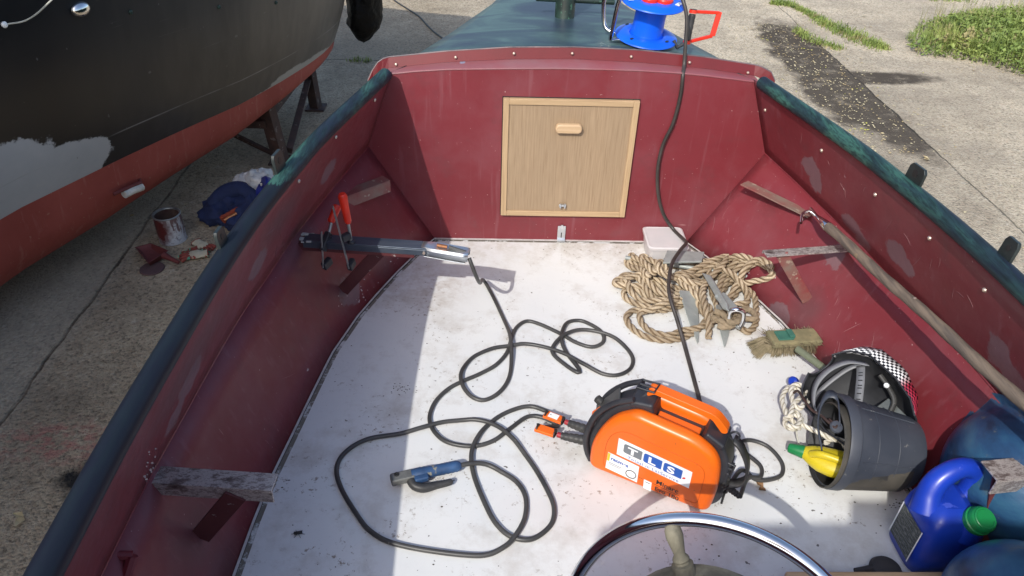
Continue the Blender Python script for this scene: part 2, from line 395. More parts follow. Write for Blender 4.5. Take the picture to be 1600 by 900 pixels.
    c = mixc(n, pk, c, (.45,.16,.14))
    c = mixc(n, mth(n, 'MULTIPLY', j, mth(n, 'MULTIPLY', ramp(n, noise(n, co, 3.5, 4, .6), [(.35, .25), (.6, 1.0)]), .85)), c, (.05,.042,.033))
    link(n, c, b.inputs['Base Color']); b.inputs['Roughness'].default_value = .9
    b.inputs['Specular IOR Level'].default_value = .25
    h = mth(n, 'SUBTRACT', mth(n, 'ADD', fine, mth(n, 'MULTIPLY', vo.outputs['Distance'], -.6)), mth(n, 'MULTIPLY', j, 1.5))
    bump(n, b, h, .8, .016)
    return mt
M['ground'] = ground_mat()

# cockpit shape tables
FY = [-2.2,-1.61,-1.445,-1.296,-1.12,-.952,-.757,-.55,-.40,-.258,-.12,0]
FX = [.965,.950,.943,.931,.906,.883,.854,.797,.74,.681,.615,.545]
CYY = [-3.3,-2.2,-1.6,-1.2,-1.0,-.8,-.6,-.4,-.2,0]
CXX = [1.07,1.085,1.075,1.05,1.033,1.005,.975,.925,.862,.795]
CZZ = [.36,.36,.36,.36,.36,.36,.365,.38,.405,.428]
GY = [-3.3,-2.4,-2.1,-1.8,-1.62,-1.4,-1.22,-1.02,-.8,-.6,-.457,-.3,-.15,0]
GX = [.90,.935,.941,.943,.938,.930,.920,.901,.866,.833,.797,.758,.718,.682]
GZ = .728
def fx(y): return interp(y, FY, FX)
def chx(y): return interp(y, CYY, CXX)
def chz(y): return interp(y, CYY, CZZ)
def gx(y): return interp(y, GY, GX)
YS = [0-.05*i for i in range(0, 67)]
def slope_z(x, y):
    a, b = fx(y), chx(y); return max(0, chz(y)*(abs(x)-a)/(b-a))
def on_slope(px, py, off=0):
    z = .15
    for i in range(30):
        p = at(px, py, z); z = .5*z+.5*(slope_z(p.x, p.y)+off)
    return at(px, py, z)
def side_x(y, z):
    t = (z-chz(y))/(GZ-chz(y)); return lerp(chx(y), gx(y), t)
def on_side(px, py, sgn, off=0):
    z = .55
    lo, hi = .2, .9
    # bisection on z: ray point vs hull side
    for i in range(40):
        z = (lo+hi)/2; p = at(px, py, z)
        if abs(p.x) > side_x(p.y, z)-off: lo = z     # outside: ray continues below, surface is higher
        else: hi = z
    return at(px, py, z)
def red_paint():
    mt, n, b = new_mat('maroon_hull_paint'); co = coords(n)
    a = noise(n, co, 1.7, 5, .55); f = noise(n, co, 22, 6, .7)
    c = ramp(n, a, [(.3, (.158,.018,.024)), (.7, (.205,.032,.042))])
    c = mixc(n, ramp(n, noise(n, co, 3.1, 6, .6), [(.46, 0.0), (.70, .50)]), c, (.215,.075,.088))     # chalky bloom
    nb = noise(n, co, 13, 5, .6)
    P = [(on_side(1268,262,1), (.035,.060,.050)), (on_side(1275,285,1), (.03,.04,.04)), (on_side(1333,352,1), (.035,.06,.03)), (on_side(1350,378,1), (.03,.045,.025)), (on_side(1402,395,1), (.04,.06,.05)), (on_side(1418,415,1), (.035,.04,.035)),
         (on_side(1562,550,1), (.04,.05,.06)), (on_side(1585,590,1), (.04,.06,.04)), (on_side(512,268,-1), (.04,.06,.045)), (on_side(402,412,-1), (.04,.07,.05)), (on_side(296,592,-1), (.04,.07,.055)), (on_side(272,650,-1), (.04,.06,.04)),
         (on_slope(1215,492), (.05,.05,.05)), (on_slope(1205,505), (.03,.04,.04)), (on_slope(1310,402), (.06,.045,.05)), (on_slope(545,455), (.05,.06,.05))]
    nb5 = noise(n, co, 17, 7, .72); pm = maxm(n, [blob(n, co, tuple(p), r_, .07, nb5, .95) for p, r_ in P])
    c = mixc(n, mth(n, 'MULTIPLY', pm, .80), c, (.20,.125,.14))
    # burnt / sooty zones by the bench brackets
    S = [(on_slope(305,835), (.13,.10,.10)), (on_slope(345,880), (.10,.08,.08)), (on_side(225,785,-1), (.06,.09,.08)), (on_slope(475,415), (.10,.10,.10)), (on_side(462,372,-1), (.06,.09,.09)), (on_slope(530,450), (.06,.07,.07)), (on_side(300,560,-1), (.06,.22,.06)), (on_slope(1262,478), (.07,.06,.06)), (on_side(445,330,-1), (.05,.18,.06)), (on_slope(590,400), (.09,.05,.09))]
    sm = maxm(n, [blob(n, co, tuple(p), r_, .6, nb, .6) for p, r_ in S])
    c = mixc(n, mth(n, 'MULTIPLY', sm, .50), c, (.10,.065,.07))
    W_ = [(on_slope(1372,590), (.025,.09,.05)), (on_slope(1380,612), (.02,.07,.05)), (on_side(225,795,-1), (.02,.05,.05))]
    wm = mth(n, 'MULTIPLY', maxm(n, [blob(n, co, tuple(p), r_, .5, noise(n, co, 30, 5, .7), .8) for p, r_ in W_]), .55)
    c = mixc(n, wm, c, (.48,.40,.38))
    # scratches: thin stretched noise
    for rot, sc_, thr in (((.3,.2,.5), (2.2, 55, 9), .775), ((.1,.8,-.6), (50, 2.5, 12), .78)):
        s = noise(n, mapping(n, co, sc_, rot=rot), 1.4, 3, .6)
        gate = ramp(n, noise(n, co, 2.6, 3, .5), [(.52, 0.0), (.62, 1.0)])
        c = mixc(n, mth(n, 'MULTIPLY', mth(n, 'MULTIPLY', ramp(n, s, [(thr-.06, 0.0), (thr-.03, 1.0)]), gate), .5), c, (.52,.30,.29))
    c = mixc(n, ramp(n, noise(n, co, 95, 2, .5), [(.745, 0.0), (.765, .6)]), c, (.52,.38,.36))
    c = mixc(n, ramp(n, noise(n, co, 7, 4, .6), [(.64, 0.0), (.70, .35)]), c, (.15,.045,.05))
    rn = noise(n, mapping(n, co, (26, 26, 1.6)), 1.3, 4, .6); c = mixc(n, ramp(n, rn, [(.58, 0.0), (.70, .26)]), c, (.27,.12,.135))
    gr = noise(n, co, 4.5, 7, .75); c = mixc(n, ramp(n, gr, [(.36, .40), (.46, 0.0)]), c, (.13,.035,.04))
    link(n, c, b.inputs['Base Color'])
    link(n, ramp(n, f, [(.3, .36), (.7, .52)]), b.inputs['Roughness'])
    b.inputs['Specular IOR Level'].default_value = .5
    bump(n, b, mth(n, 'ADD', mth(n, 'MULTIPLY', noise(n, co, 2.0, 3, .5), 1.0), mth(n, 'MULTIPLY', f, .05)), .22, .03)
    return mt
M['red'] = red_paint()

def sole_mat():
    mt, n, b = new_mat('white_deck_paint'); co = coords(n)
    a = noise(n, co, 2.2, 5, .6)
    c = ramp(n, a, [(.3, (.67,.68,.675)), (.7, (.76,.76,.735))])
    c = mixc(n, ramp(n, noise(n, co, 5.5, 6, .7), [(.50, 0.0), (.70, .50)]), c, (.40,.35,.29))
    cl = ramp(n, noise(n, co, 5.0, 5, .65), [(.50, .04), (.60, 1.0)])
    sp = ramp(n, noise(n, co, 48, 6, .75), [(.575, 0.0), (.615, 1.0)])
    c = mixc(n, mth(n, 'MULTIPLY', mth(n, 'MULTIPLY', sp, cl), .8), c, (.20,.15,.10))
    c = mixc(n, ramp(n, noise(n, co, 38, 2, .5), [(.735, 0.0), (.75, .9)]), c, (.09,.08,.07))
    s = noise(n, mapping(n, co, (40, 3, 1), rot=(0, 0, .7)), 1.5, 3, .6)
    c = mixc(n, ramp(n, s, [(.70, 0.0), (.74, .35)]), c, (.4,.38,.34))
    rg = blob(n, co, tuple(at(660,445,0)), (.16,.14,1), .5, a, .8)
    c = mixc(n, mth(n, 'MULTIPLY', mth(n, 'MULTIPLY', rg, ramp(n, noise(n, co, 24, 4, .7), [(.4, 0.0), (.6, 1.0)])), .35), c, (.36,.27,.19))
    pk = blob(n, co, tuple(at(925,790,0)), (.16,.10,1), .7, a, .8)
    c = mixc(n, mth(n, 'MULTIPLY', pk, .22), c, (.55,.36,.30))
    ed = blob(n, co, (0, 0, 0), (.62, .16, 1), .8, a, .6); c = mixc(n, mth(n, 'MULTIPLY', ed, mth(n, 'MULTIPLY', ramp(n, noise(n, co, 9, 6, .75), [(.42, 0.0), (.60, 1.0)]), .5)), c, (.40,.36,.26))
    f9 = noise(n, co, 9, 7, .8); c = mixc(n, ramp(n, f9, [(.56, 0.0), (.66, .30)]), c, (.45,.42,.38))
    link(n, c, b.inputs['Base Color']); b.inputs['Roughness'].default_value = .55
    bump(n, b, noise(n, co, 90, 4, .6), .12, .002)
    return mt
M['sole'] = sole_mat()
def caulk_mat():
    mt, n, b = new_mat('worn_edge_caulk'); co = coords(n)
    c = mixc(n, ramp(n, noise(n, co, 9, 7, .8), [(.50, 0.0), (.56, 1.0)]), (.19,.165,.135), (.62,.62,.61))
    link(n, c, b.inputs['Base Color']); b.inputs['Roughness'].default_value = .8; return mt
M['caulk'] = caulk_mat()
M['edge_lip'] = pmat('edge_lip', (.62,.60,.58), (.45,.40,.38), 18, .6)

def rail_mat():
    mt, n, b = new_mat('worn_rail_paint'); co = coords(n)
    a = noise(n, mapping(n, co, (5, 1.0, 5)), 2.2, 6, .65)
    st = noise(n, mapping(n, co, (110, 7, 110)), 1.5, 6, .7)
    c = ramp(n, a, [(.40, (.016,.024,.040)), (.50, (.022,.050,.055)), (.60, (.045,.125,.100)), (.75, (.03,.07,.08))])
    sx = N(n, 'ShaderNodeSeparateXYZ'); link(n, co, sx.inputs[0])
    # the aft half of the port rail is freshly painted navy
    fr = mth(n, 'MULTIPLY', mth(n, 'LESS_THAN', sx.outputs[0], 0.0), mth(n, 'LESS_THAN', mth(n, 'ADD', sx.outputs[1], mth(n, 'MULTIPLY', a, .6)), -.58))
    c = mixc(n, mth(n, 'MULTIPLY', ramp(n, st, [(.46, 0.0), (.60, .75)]), mth(n, 'SUBTRACT', 1, fr)), c, (.010,.018,.020))
    c = mixc(n, mth(n, 'MULTIPLY', fr, .93), c, (.010,.011,.021))
    b.inputs['Specular IOR Level'].default_value = .2; link(n, c, b.inputs['Base Color']); link(n, ramp(n, st, [(.3, .40), (.7, .55)]), b.inputs['Roughness']); return mt
M['rail'] = rail_mat()
def deck_mat():
    mt, n, b = new_mat('green_blue_deck'); co = coords(n)
    a = noise(n, mapping(n, co, (1.2, 3.2, 1), rot=(0, 0, .5)), 1.9, 6, .6, dist=.6)
    c = ramp(n, a, [(.36, (.025,.038,.060)), (.48, (.035,.062,.072)), (.58, (.070,.125,.115)), (.70, (.035,.065,.070))])
    f = noise(n, co, 60, 4, .6); c = mixc(n, ramp(n, f, [(.6, 0.0), (.8, .3)]), c, (.03,.05,.06))
    link(n, c, b.inputs['Base Color']); b.inputs['Roughness'].default_value = .42; bump(n, b, f, .1, .002); return mt
M['deck'] = deck_mat()
M['coaming'] = pmat('coaming_red', (.15,.010,.014), (.115,.008,.011), 4, .42, specks=[(8,.69,(.34,.13,.13))])
M['post'] = pmat('post_black_green', (.012,.020,.017), (.022,.05,.038), 10, .4, specks=[(55,.62,(.05,.12,.08))])
M['lug'] = pmat('lug_black', (.010,.016,.017), (.022,.030,.030), 20, .4, bmp=.3, bscale=40)

def oak(name, c1, c2, ax):
    mt, n, b = new_mat(name); co = coords(n)
    st = (120, 120, 4) if ax == 'z' else (4, 120, 120)
    g = noise(n, mapping(n, co, st), 1.6, 6, .62); g2 = noise(n, mapping(n, co, (9, 9, .8) if ax == 'z' else (.8, 9, 9)), 1.4, 4, .6, dist=.8)
    c = ramp(n, g, [(.34, c2), (.60, c1)]); c = mixc(n, ramp(n, g2, [(.42, .3), (.62, 0.0)]), c, tuple(x*.72 for x in c1))
    link(n, c, b.inputs['Base Color']); b.inputs['Roughness'].default_value = .5; bump(n, b, g, .12, .001); return mt
M['oak'] = oak('oak_panel', (.37,.265,.165), (.27,.185,.11), 'z')
M['oak_frame_v'] = oak('pale_oak_frame', (.50,.35,.20), (.40,.27,.15), 'z')
M['oak_frame_h'] = oak('pale_oak_rail', (.50,.35,.20), (.40,.27,.15), 'x')
M['beech'] = oak('beech_handle', (.58,.41,.25), (.50,.34,.19), 'x')

def worn_bracket():
    mt, n, b = new_mat('chipped_bracket'); co = coords(n)
    a = noise(n, mapping(n, co, (2.2, 5, 5)), 5, 8, .78)
    c = ramp(n, a, [(.34, (.10,.075,.068)), (.43, (.24,.20,.185)), (.50, (.62,.58,.55)), (.56, (.20,.16,.15)), (.62, (.62,.59,.56)), (.72, (.36,.31,.29))])
    link(n, c, b.inputs['Base Color']); b.inputs['Roughness'].default_value = .36; b.inputs['Metallic'].default_value = .45; return mt
M['worn'] = worn_bracket()
M['dusty_bracket'] = pmat('dusty_bracket', (.22,.16,.13), (.25,.035,.04), 7, .6, specks=[(40,.62,(.35,.28,.22))])
M['dark_red'] = pmat('dark_maroon', (.085,.018,.022), (.11,.03,.03), 10, .6, specks=[(30,.68,(.3,.25,.24))])

# ------------------------------------------------------------------ ground
g = MB(); G = -.85
S_ = 220
g.add([(-S_,-S_,G),(S_,-S_,G),(S_,S_,G),(-S_,S_,G)], [[0,1,2,3]])
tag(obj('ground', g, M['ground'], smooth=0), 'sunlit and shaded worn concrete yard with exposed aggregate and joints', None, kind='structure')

# ================================================================== the red boat
boat = thing('boat', (0, 0, 0), 'maroon steel boat cockpit with white floor, dark green rails and green foredeck', 'boat')
for sgn in (-1, 1):
    mb = MB(); rows = []
    for i in range(7):
        t = i/6; rows.append([V(sgn*lerp(chx(y), gx(y), t), y, lerp(chz(y), GZ, t)) for y in YS])
    mb.grid(rows); obj('side_plate', mb, M['red'], boat, solid=.005)
    mb = MB(); rows = []
    for i in range(5):
        t = i/4; rows.append([V(sgn*lerp(fx(y), chx(y), t), y, lerp(-.004, chz(y), t)) for y in YS])
    mb.grid(rows); obj('bilge_plate', mb, M['red'], boat, solid=.005)
    mb = MB(); mb.tube(catmull([V(sgn*(chx(y)-.002), y, chz(y)) for y in YS[::4]], .05), .004, 6)
    obj('weld_seam', mb, M['red'], boat)
    # gunwale rail
    mb = MB(); mb.tube(catmull([V(sgn*(gx(y)+.004), y, GZ+.008) for y in YS[1::3]], .04), .0248, 20)
    obj('gunwale_rail', mb, M['rail'], boat)
# outer shell, closed towards bow and keel
OY = [-3.3,-2.4,-1.6,-.8,-.3,.0,.06,.4,.85,1.2,1.6,1.95,2.15]
OXg = [.965,1.0,1.0,.91,.80,.745,.63,.49,.315,.21,.12,.05,.005]
def stn(x, y):
    if y <= 0: return [(gx(y)+.012, .725), (chx(y)+.02, chz(y)), (fx(y)+.04, -.03), (fx(y)*.85, -.35), (.40, -.66), (.03, -.72)]
    l = max(0, y-.5)*.26
    return [(x, .735), (x*1.10, .42), (x*.93, .0+l*.5), (x*.75, -.35+l), (x*.38, -.66+l), (min(.03, x*.5), -.72+l)]
OY = [-3.3,-2.9,-2.4,-2.0,-1.6,-1.2,-.8,-.55,-.3,-.12,.0,.06,.4,.85,1.2,1.6,1.95,2.15]
OXo = [interp(y, [.06,.4,.85,1.2,1.6,1.95,2.15], [.63,.49,.315,.21,.12,.05,.005]) for y in OY]
ST = [stn(x, y) for x, y in zip(OXo, OY)]
mb = MB(); rows = [[V(-ST[j][i][0], OY[j], ST[j][i][1]) for j in range(len(OY))] for i in range(6)]
prt = rows
stb = [[V(-p.x, p.y, p.z) for p in r] for r in rows]
mb.grid(prt); mb.grid(stb)
obj('outer_hull', mb, M['rail'], boat, smooth=25)
mb = MB(); mb.box((0, -1.2, -.78), (.08, 3.6, .14)); obj('keel', mb, M['rusty'], boat, smooth=0)
# sole
mb = MB(); ys2 = [y for y in YS if y >= -1.75]
mb.add([V(-fx(y)+.022, y-.022 if y == 0 else y, 0) for y in ys2]+[V(fx(y)-.022, y-.022 if y == 0 else y, 0) for y in ys2],
       [[i, i+1, len(ys2)+i+1, len(ys2)+i] for i in range(len(ys2)-1)])
obj('sole', mb, M['sole'], boat, smooth=0)
mb = MB(); mb2 = MB()
for sgn in (-1, 1):
    a = [V(sgn*(fx(y)-.022), y, -.003) for y in ys2]; b = [V(sgn*(fx(y)-.007), y, -.003) for y in ys2]
    mb.grid([a, b]);
    a = [V(sgn*(fx(y)-.008), y, .004) for y in ys2]; b = [V(sgn*(fx(y)-.001), y, .004) for y in ys2]
    mb2.grid([a, b])
mb.grid([[V(-.54, -.001, -.003), V(.54, -.001, -.003)], [V(-.54, -.03, -.003), V(.54, -.03, -.003)]])
mb2.grid([[V(-.545, -.002, .003), V(.545, -.002, .003)], [V(-.545, -.012, .003), V(.545, -.012, .003)]])
obj('edge_caulk', mb, M['caulk'], boat, smooth=0); obj('edge_lip', mb2, M['edge_lip'], boat, smooth=0, solid=.002)
# bulkhead
topl = [(-.684,.722),(-.60,.733),(-.472,.744),(-.25,.752),(-.067,.757),(.1,.757),(.245,.755),(.38,.750),(.489,.742),(.60,.731),(.684,.722)]
def coam_b(x): return interp(x, [-.76,-.707,-.475,-.233,.009,.254,.504,.715,.79], [.66,.722,.750,.767,.773,.765,.747,.722,.66])
def coam_t(x): return interp(x, [-.785,-.775,-.745,-.716,-.474,-.235,.005,.248,.495,.724,.765,.79,.80], [.66,.69,.738,.756,.786,.806,.812,.806,.786,.756,.738,.69,.66])
mb = MB()
out = [V(-.545,0,0), V(.545,0,0), V(.795,0,.428)]+[V(x,0,z) for x, z in topl[::-1]]+[V(-.795,0,.428)]
mb.poly(out)
obj('bulkhead', mb, M['red'], boat, smooth=0, solid=.005)
M['ledge_pale'] = pmat('sunlit_red_ledge', (.25,.07,.08), (.24,.11,.12), 6, .4, specks=[(9,.70,(.24,.25,.33))])  # paler red: sunlight on the ledge top put into its colour
mb = MB(); xs = [lerp(-.70, .70, i/40) for i in range(41)]
def tz(x): return interp(x, [p[0] for p in topl], [p[1] for p in topl])
mb.grid([[V(x, -.003, tz(x)+.001) for x in xs], [V(x, .02, lerp(tz(x), coam_b(x), .55)+.003) for x in xs], [V(x, .062, coam_b(x)) for x in xs]])
obj('bulkhead_ledge', mb, M['ledge_pale'], boat)
mb = MB(); mb.tube([V(x, -.001, tz(x)) for x in xs], .004, 8); obj('bulkhead_edge', mb, M['ledge_pale'], boat)
mb = MB(); xs = [lerp(-.80, .80, i/80) for i in range(81)]; xs2 = [x for x in xs if abs(x) <= .79]
lo = [V(x, .06+(.0 if abs(x) < .7 else (abs(x)-.7)*.35*-1), min(coam_b(x), coam_t(x)-.012)) for x in xs2]; hi = [V(p.x, p.y+.012, coam_t(p.x)) for p in lo]
mb.grid([lo, hi]); obj('coaming', mb, M['coaming'], boat, solid=.005, smooth=0)
M['coam_edge'] = pmat('coaming_top_edge', (.05,.05,.06), (.22,.15,.15), 9, .5)
mb = MB(); mb.tube([V(p.x, p.y+.002, p.z+.001) for p in hi], .0035, 8); obj('coaming_edge', mb, M['coam_edge'], boat)
# foredeck
DY = [.075,.37,.81,1.2,1.6,1.95,2.15]; DX = [.625,.487,.306,.21,.12,.05,.005]
mb = MB(); rows = []
for i in range(30):
    y = lerp(.075, 2.15, (i/29)); hw = interp(y, DY, DX)
    rows.append([V(hw*s/10, y, .797-(s/10)**2*.048*(hw/.62)-.012*y-(.0 if i else .008)) for s in range(-10, 11)])
mb.grid(rows); obj('foredeck', mb, M['deck'], boat, solid=.006)
mb = MB()
for sgn in (-1, 1): mb.grid([[V(sgn*interp(lerp(.075,2.15,i/29), DY, DX), lerp(.075,2.15,i/29), .70) for i in range(30)], [V(r[0 if sgn<0 else -1].x, r[0].y, r[0].z) for r in rows]])
obj('deck_side', mb, M['deck'], boat)
# filler between hull top and coaming
# samson post with cross bar
pb = at(882, 27, .79)
mb = MB(); mb.lathe([(.0,0),(.05,0),(.05,.004),(.044,.008),(.042,.012),(.042,.30),(.036,.305),(0,.305)], pb-V(0,0,.01), n=28)
post = obj('samson_post', mb, M['post'], boat)
mb = MB(); a = pb+V(-.125,.0,.075); b_ = pb+V(.21,.02,.062); mb.tube([a, lerp(a,b_,.5), b_], .011, 12); obj('cross_bar', mb, M['post'], post)
mb = MB(); mb.tube([pb+V(math.cos(a)*.044, math.sin(a)*.044, -.004) for a in np.linspace(0, 6.2832, 30)], .003, 8); obj('weld_bead', mb, M['steel'], post)
# bolts
def bolt(p, nrm, r=.0055):
    mb = MB(); mb.lathe([(r*1.1,0),(r,.003),(r*.7,.0055),(0,.0065)], p, nrm, 12); obj('bolt', mb, M['brass'], boat)
for px, py in ((619,100),(712,89),(803,83),(894,83),(986,88),(1077,97),(1168,113)):
    p = aty(px, py, .062); p.y = .062; bolt(V(p.x, .058, p.z), V(0,-1,.2))
for px, py, s in ((585,156,-1),(524,214,-1),(466,283,-1),(1196,172,1),(1284,235,1),(1368,304,1),(1453,372,1),(1539,453,1)):
    p = on_side(px, py, s, .003); bolt(p, V(-s,0,-.3), .0065)
# lugs welded on the rails
def lug(px, py, w_, h_, sgn, label=None):
    p = at(px, py, GZ+.012); y = p.y; x = sgn*(gx(y)+.012)
    mb = MB(); d = V(sgn*(gx(y+.05)-gx(y-.05)), .1, 0).normalized(); up = V(sgn*.10, 0, 1).normalized()
    o = V(x, y, GZ+.022); outl = [(-w_/2,0),(-w_/2*.98,h_*.80),(-w_/2*.72,h_),(w_/2*.72,h_),(w_/2*.98,h_*.80),(w_/2,0)]
    mb.prism(outl, o, d, up, -.005, .005)
    l = obj('mooring_lug', mb, M['lug'], boat, bevel=.002)
    hb = MB(); nn = d.cross(up).normalized(); c0 = o+up*h_*.6
    hb.tube([c0-nn*.0062, c0+nn*.0062], w_*.16, 14); obj('lug_hole', hb, M['black_ink'], l)
    if False: fb.tube([V(sgn*(gx(y-w_*.8)+.004), y-w_*.8, GZ+.012), V(sgn*(gx(y)+.004), y, GZ+.014), V(sgn*(gx(y+w_*.8)+.004), y+w_*.8, GZ+.012)], .0283, 16)
lug(443, 275, .060, .062, -1); lug(353, 392, .045, .050, -1); lug(1404, 292, .068, .056, 1); lug(1547, 412, .048, .060, 1)
# hatch in the bulkhead
h = [aty(780,333), aty(977,336), aty(1000,155), aty(787,150)]
x0, x1, z0, z1 = -.264, .258, .131, .642
def door_box(name, xa, xb, za, zb, ya, yb, mt, par, bev=.0015):
    mb = MB(); mb.box(((xa+xb)/2, (ya+yb)/2, (za+zb)/2), (xb-xa, yb-ya, zb-za)); return obj(name, mb, mt, par, bevel=bev, smooth=35)
gasket = door_box('hatch_recess', x0-.003, x1+.003, z0-.003, z1+.003, -.006, -.001, M['black_ink'], boat, 0)
door = door_box('hatch_door', x0+.020, x1-.020, z0+.020, z1-.020, -.016, -.0062, M['oak'], boat)
for xx in (x0+.0115, x1-.0115):
    fr = MB(); fr.box((xx, -.013, (z0+z1)/2), (.023, .018, z1-z0)); obj('door_stile', fr, M['oak_frame_v'], door, bevel=.002)
for zz in (z1-.0115, z0+.0115):
    fr = MB(); fr.box(((x0+x1)/2, -.0128, zz), (x1-x0-.046, .018, .023)); obj('door_rail', fr, M['oak_frame_h'], door, bevel=.002)
hp = aty(889, 202, -.035)
mb = MB(); k = 14; hw, hh = .052, .019; outl = []
for i in range(k+1): a = -math.pi/2+math.pi*i/k; outl.append((hw-hh*.8+math.cos(a)*hh*.8, math.sin(a)*hh))
for i in range(k+1): a = math.pi/2+math.pi*i/k; outl.append((-hw+hh*.8+math.cos(a)*hh*.8, math.sin(a)*hh))
mb.prism(outl, V(hp.x, 0, hp.z), V(1,0,0), V(0,0,1), .016, .040)
obj('door_handle', mb, M['beech'], door, bevel=.007, bseg=3)
mb = MB(); lp = aty(879, 321, -.024)
mb.box((lp.x-.009, -.028, lp.z), (.006,.012,.018)); mb.box((lp.x+.009, -.028, lp.z), (.006,.012,.018)); mb.box((lp.x, -.024, lp.z), (.030,.005,.010)); mb.box((lp.x, -.030, lp.z+.004), (.010,.012,.008))
obj('turn_catch', mb, M['steel_bright'], door, bevel=.001)
mb = MB(); lp = aty(878, 352, -.005)
mb.box((lp.x, -.0075, .040), (.034,.005,.072)); mb.box((lp.x, -.014, .008), (.034,.014,.008))
hs = obj('hasp_plate', mb, M['steel_bright'], boat, bevel=.001)
mb = MB(); mb.box((lp.x, -.0105, .032), (.004,.002,.024)); obj('slot', mb, M['black_ink'], hs, smooth=0)
mb = MB(); mb.box((lp.x, -.012, .078), (.010,.006,.010)); obj('staple', mb, M['steel_bright'], hs, smooth=0)

# bench brackets
BZ = .345
def bracket(A, B, wd, lip, mt, top_off=0, strut=None, strut_mt=None, name='bench_bracket', lipside=-1):
    A = Vector(A); B = Vector(B); d = (B-A).normalized(); sd_ = d.cross(V(0,0,1)).normalized()*lipside*-1
    mb = MB(); mb.beam(A, B, wd, .005)
    c = (A+B)/2+sd_*(wd/2-.0025)-V(0,0,lip/2+.0028); mb.box(c, ((B-A).length, .005, lip), (d, sd_, V(0,0,1)))
    br = obj(name, mb, mt, boat, bevel=.0012)
    if strut:
        top, bot, w_ = strut; mb = MB(); mb.beam(top, bot, w_, .006, up=V(0,1,0)); obj('strut', mb, strut_mt or mt, br, bevel=.001)
    return br
bracket((-.95,-.330,BZ), (-.715,-.115,BZ), .050, .045, M['dusty_bracket'], lipside=-1)
s2 = on_slope(535, 455)
bracket((-.975,-.560,BZ-.006), (-.56,-.600,BZ-.006), .046, .022, M['dark_red'], strut=(at(600,385,BZ-.01), s2+V(0,0,.0), .045), strut_mt=M['dark_red'])
s3 = on_slope(312, 840)
bracket((-1.085,-1.575,BZ), (-.792,-1.597,BZ), .050, .036, M['worn'], strut=(at(368,775,BZ-.02), s3, .050), strut_mt=M['dark_red'])
bracket((.70,-.100,BZ), (.885,-.350,BZ), .050, .020, M['dusty_bracket'], lipside=1)
s5 = on_slope(1262, 470)
bracket((.632,-.612,BZ), (.965,-.565,BZ), .040, .006, M['worn'], strut=(at(1222,398,BZ-.004), s5, .040), strut_mt=M['dusty_bracket'], lipside=1)
bracket((.90,-1.552,BZ), (1.08,-1.530,BZ), .062, .045, M['worn'], strut=(V(.95,-1.54,.33), V(.985,-1.60,.06), .05), strut_mt=M['dark_red'])
mb = MB(); a_ = at(162,868,.35); b_ = at(207,868,.33); c_ = at(197,899,.30)
mb.tube([at(150,867,.35), b_], .010, 8); mb.tube([b_, c_, c_+(c_-b_)*2], .012, 8); obj('eye_bar', mb, M['red'], boat)

M['scratch'] = pmat('scratched_paint', (.34,.18,.18), (.26,.12,.13), 20, .6)
mb = MB(); rnd = random.Random(11)
def scratch(fn, x, y, L_, a, r=.0006):
    pts = []; bend = rnd.uniform(-.4, .4)
    for k in range(6):
        t = k/5; q = fn(x+math.cos(a+bend*t)*L_*t, y+math.sin(a+bend*t)*L_*t); pts.append(q)
    mb.tube(pts, [r*(.3+math.sin(math.pi*(.08+.84*k/5))) for k in range(6)], 4, caps=False)
sl_ = lambda x, y: on_slope(x, y, .0035)
sL = lambda x, y: on_side(x, y, -1, .0035); sR = lambda x, y: on_side(x, y, 1, .0035)
for k in range(34): scratch(sl_, rnd.uniform(1285, 1440), rnd.uniform(460, 640), rnd.uniform(8, 60), math.radians(rnd.gauss(-48, 14)), rnd.choice((.0004, .0006, .0008)))
for k in range(14): scratch(sl_, rnd.uniform(1110, 1200), rnd.uniform(300, 400), rnd.uniform(6, 40), math.radians(rnd.gauss(-60, 25)), .0005)
for k in range(16): scratch(sl_, rnd.uniform(385, 425), rnd.uniform(500, 620), rnd.uniform(8, 45), math.radians(rnd.gauss(60, 45)), .0004)
for k in range(12): scratch(sl_, rnd.uniform(250, 380), rnd.uniform(620, 880), rnd.uniform(8, 45), math.radians(rnd.gauss(60, 45)), .0004)
for k in range(14): scratch(sL, rnd.uniform(430, 480), rnd.uniform(345, 385)+0, rnd.uniform(8, 30), math.radians(rnd.gauss(100, 30)), .0005)
for k in range(14):
    xx = rnd.uniform(1250, 1520); scratch(sR, xx, 262+(xx-1300)*.95+rnd.uniform(-22, 14), rnd.uniform(5, 22), math.radians(rnd.gauss(80, 30)), .0004)
scratch(sl_, 408, 520, 34, math.radians(-40), .0006); scratch(sl_, 300, 565, 50, math.radians(100), .0005)
tag(obj('paint_scratches', mb, M['scratch'], boat), None, None, kind='stuff')
mb = MB()
def chip(fn, x, y, sz):
    p = fn(x, y); q = [fn(x+math.cos(a)*sz*rnd.uniform(.5,1.2), y+math.sin(a)*sz*rnd.uniform(.4,1)) for a in np.linspace(0, 6.28, 7)[:-1]]
    n_ = len(mb.v); mb.v += q; mb.f += [[n_+k for k in range(6)]]
for k in range(60): chip(sl_, rnd.gauss(225+rnd.uniform(0,80), 25), rnd.gauss(840, 35), rnd.uniform(.8, 2.4))
for k in range(40): chip(sl_, rnd.uniform(520, 640), rnd.uniform(400, 480), rnd.uniform(.6, 1.6))
for k in range(60): chip(sl_, rnd.uniform(1130, 1400), rnd.uniform(330, 640), rnd.uniform(.6, 1.6))
for k in range(26): chip(sL, rnd.gauss(232, 6), rnd.gauss(742, 22), rnd.uniform(1, 3.5))
for k in range(20): chip(sl_, rnd.gauss(1395, 25), rnd.gauss(600, 20), rnd.uniform(1, 2.4))
chip(sl_, 480, 577, 4)
tag(obj('paint_chips', mb, pmat('bare_primer_chip', (.55,.48,.46), (.4,.3,.3), 20, .7), boat, smooth=0), None, None, kind='stuff')
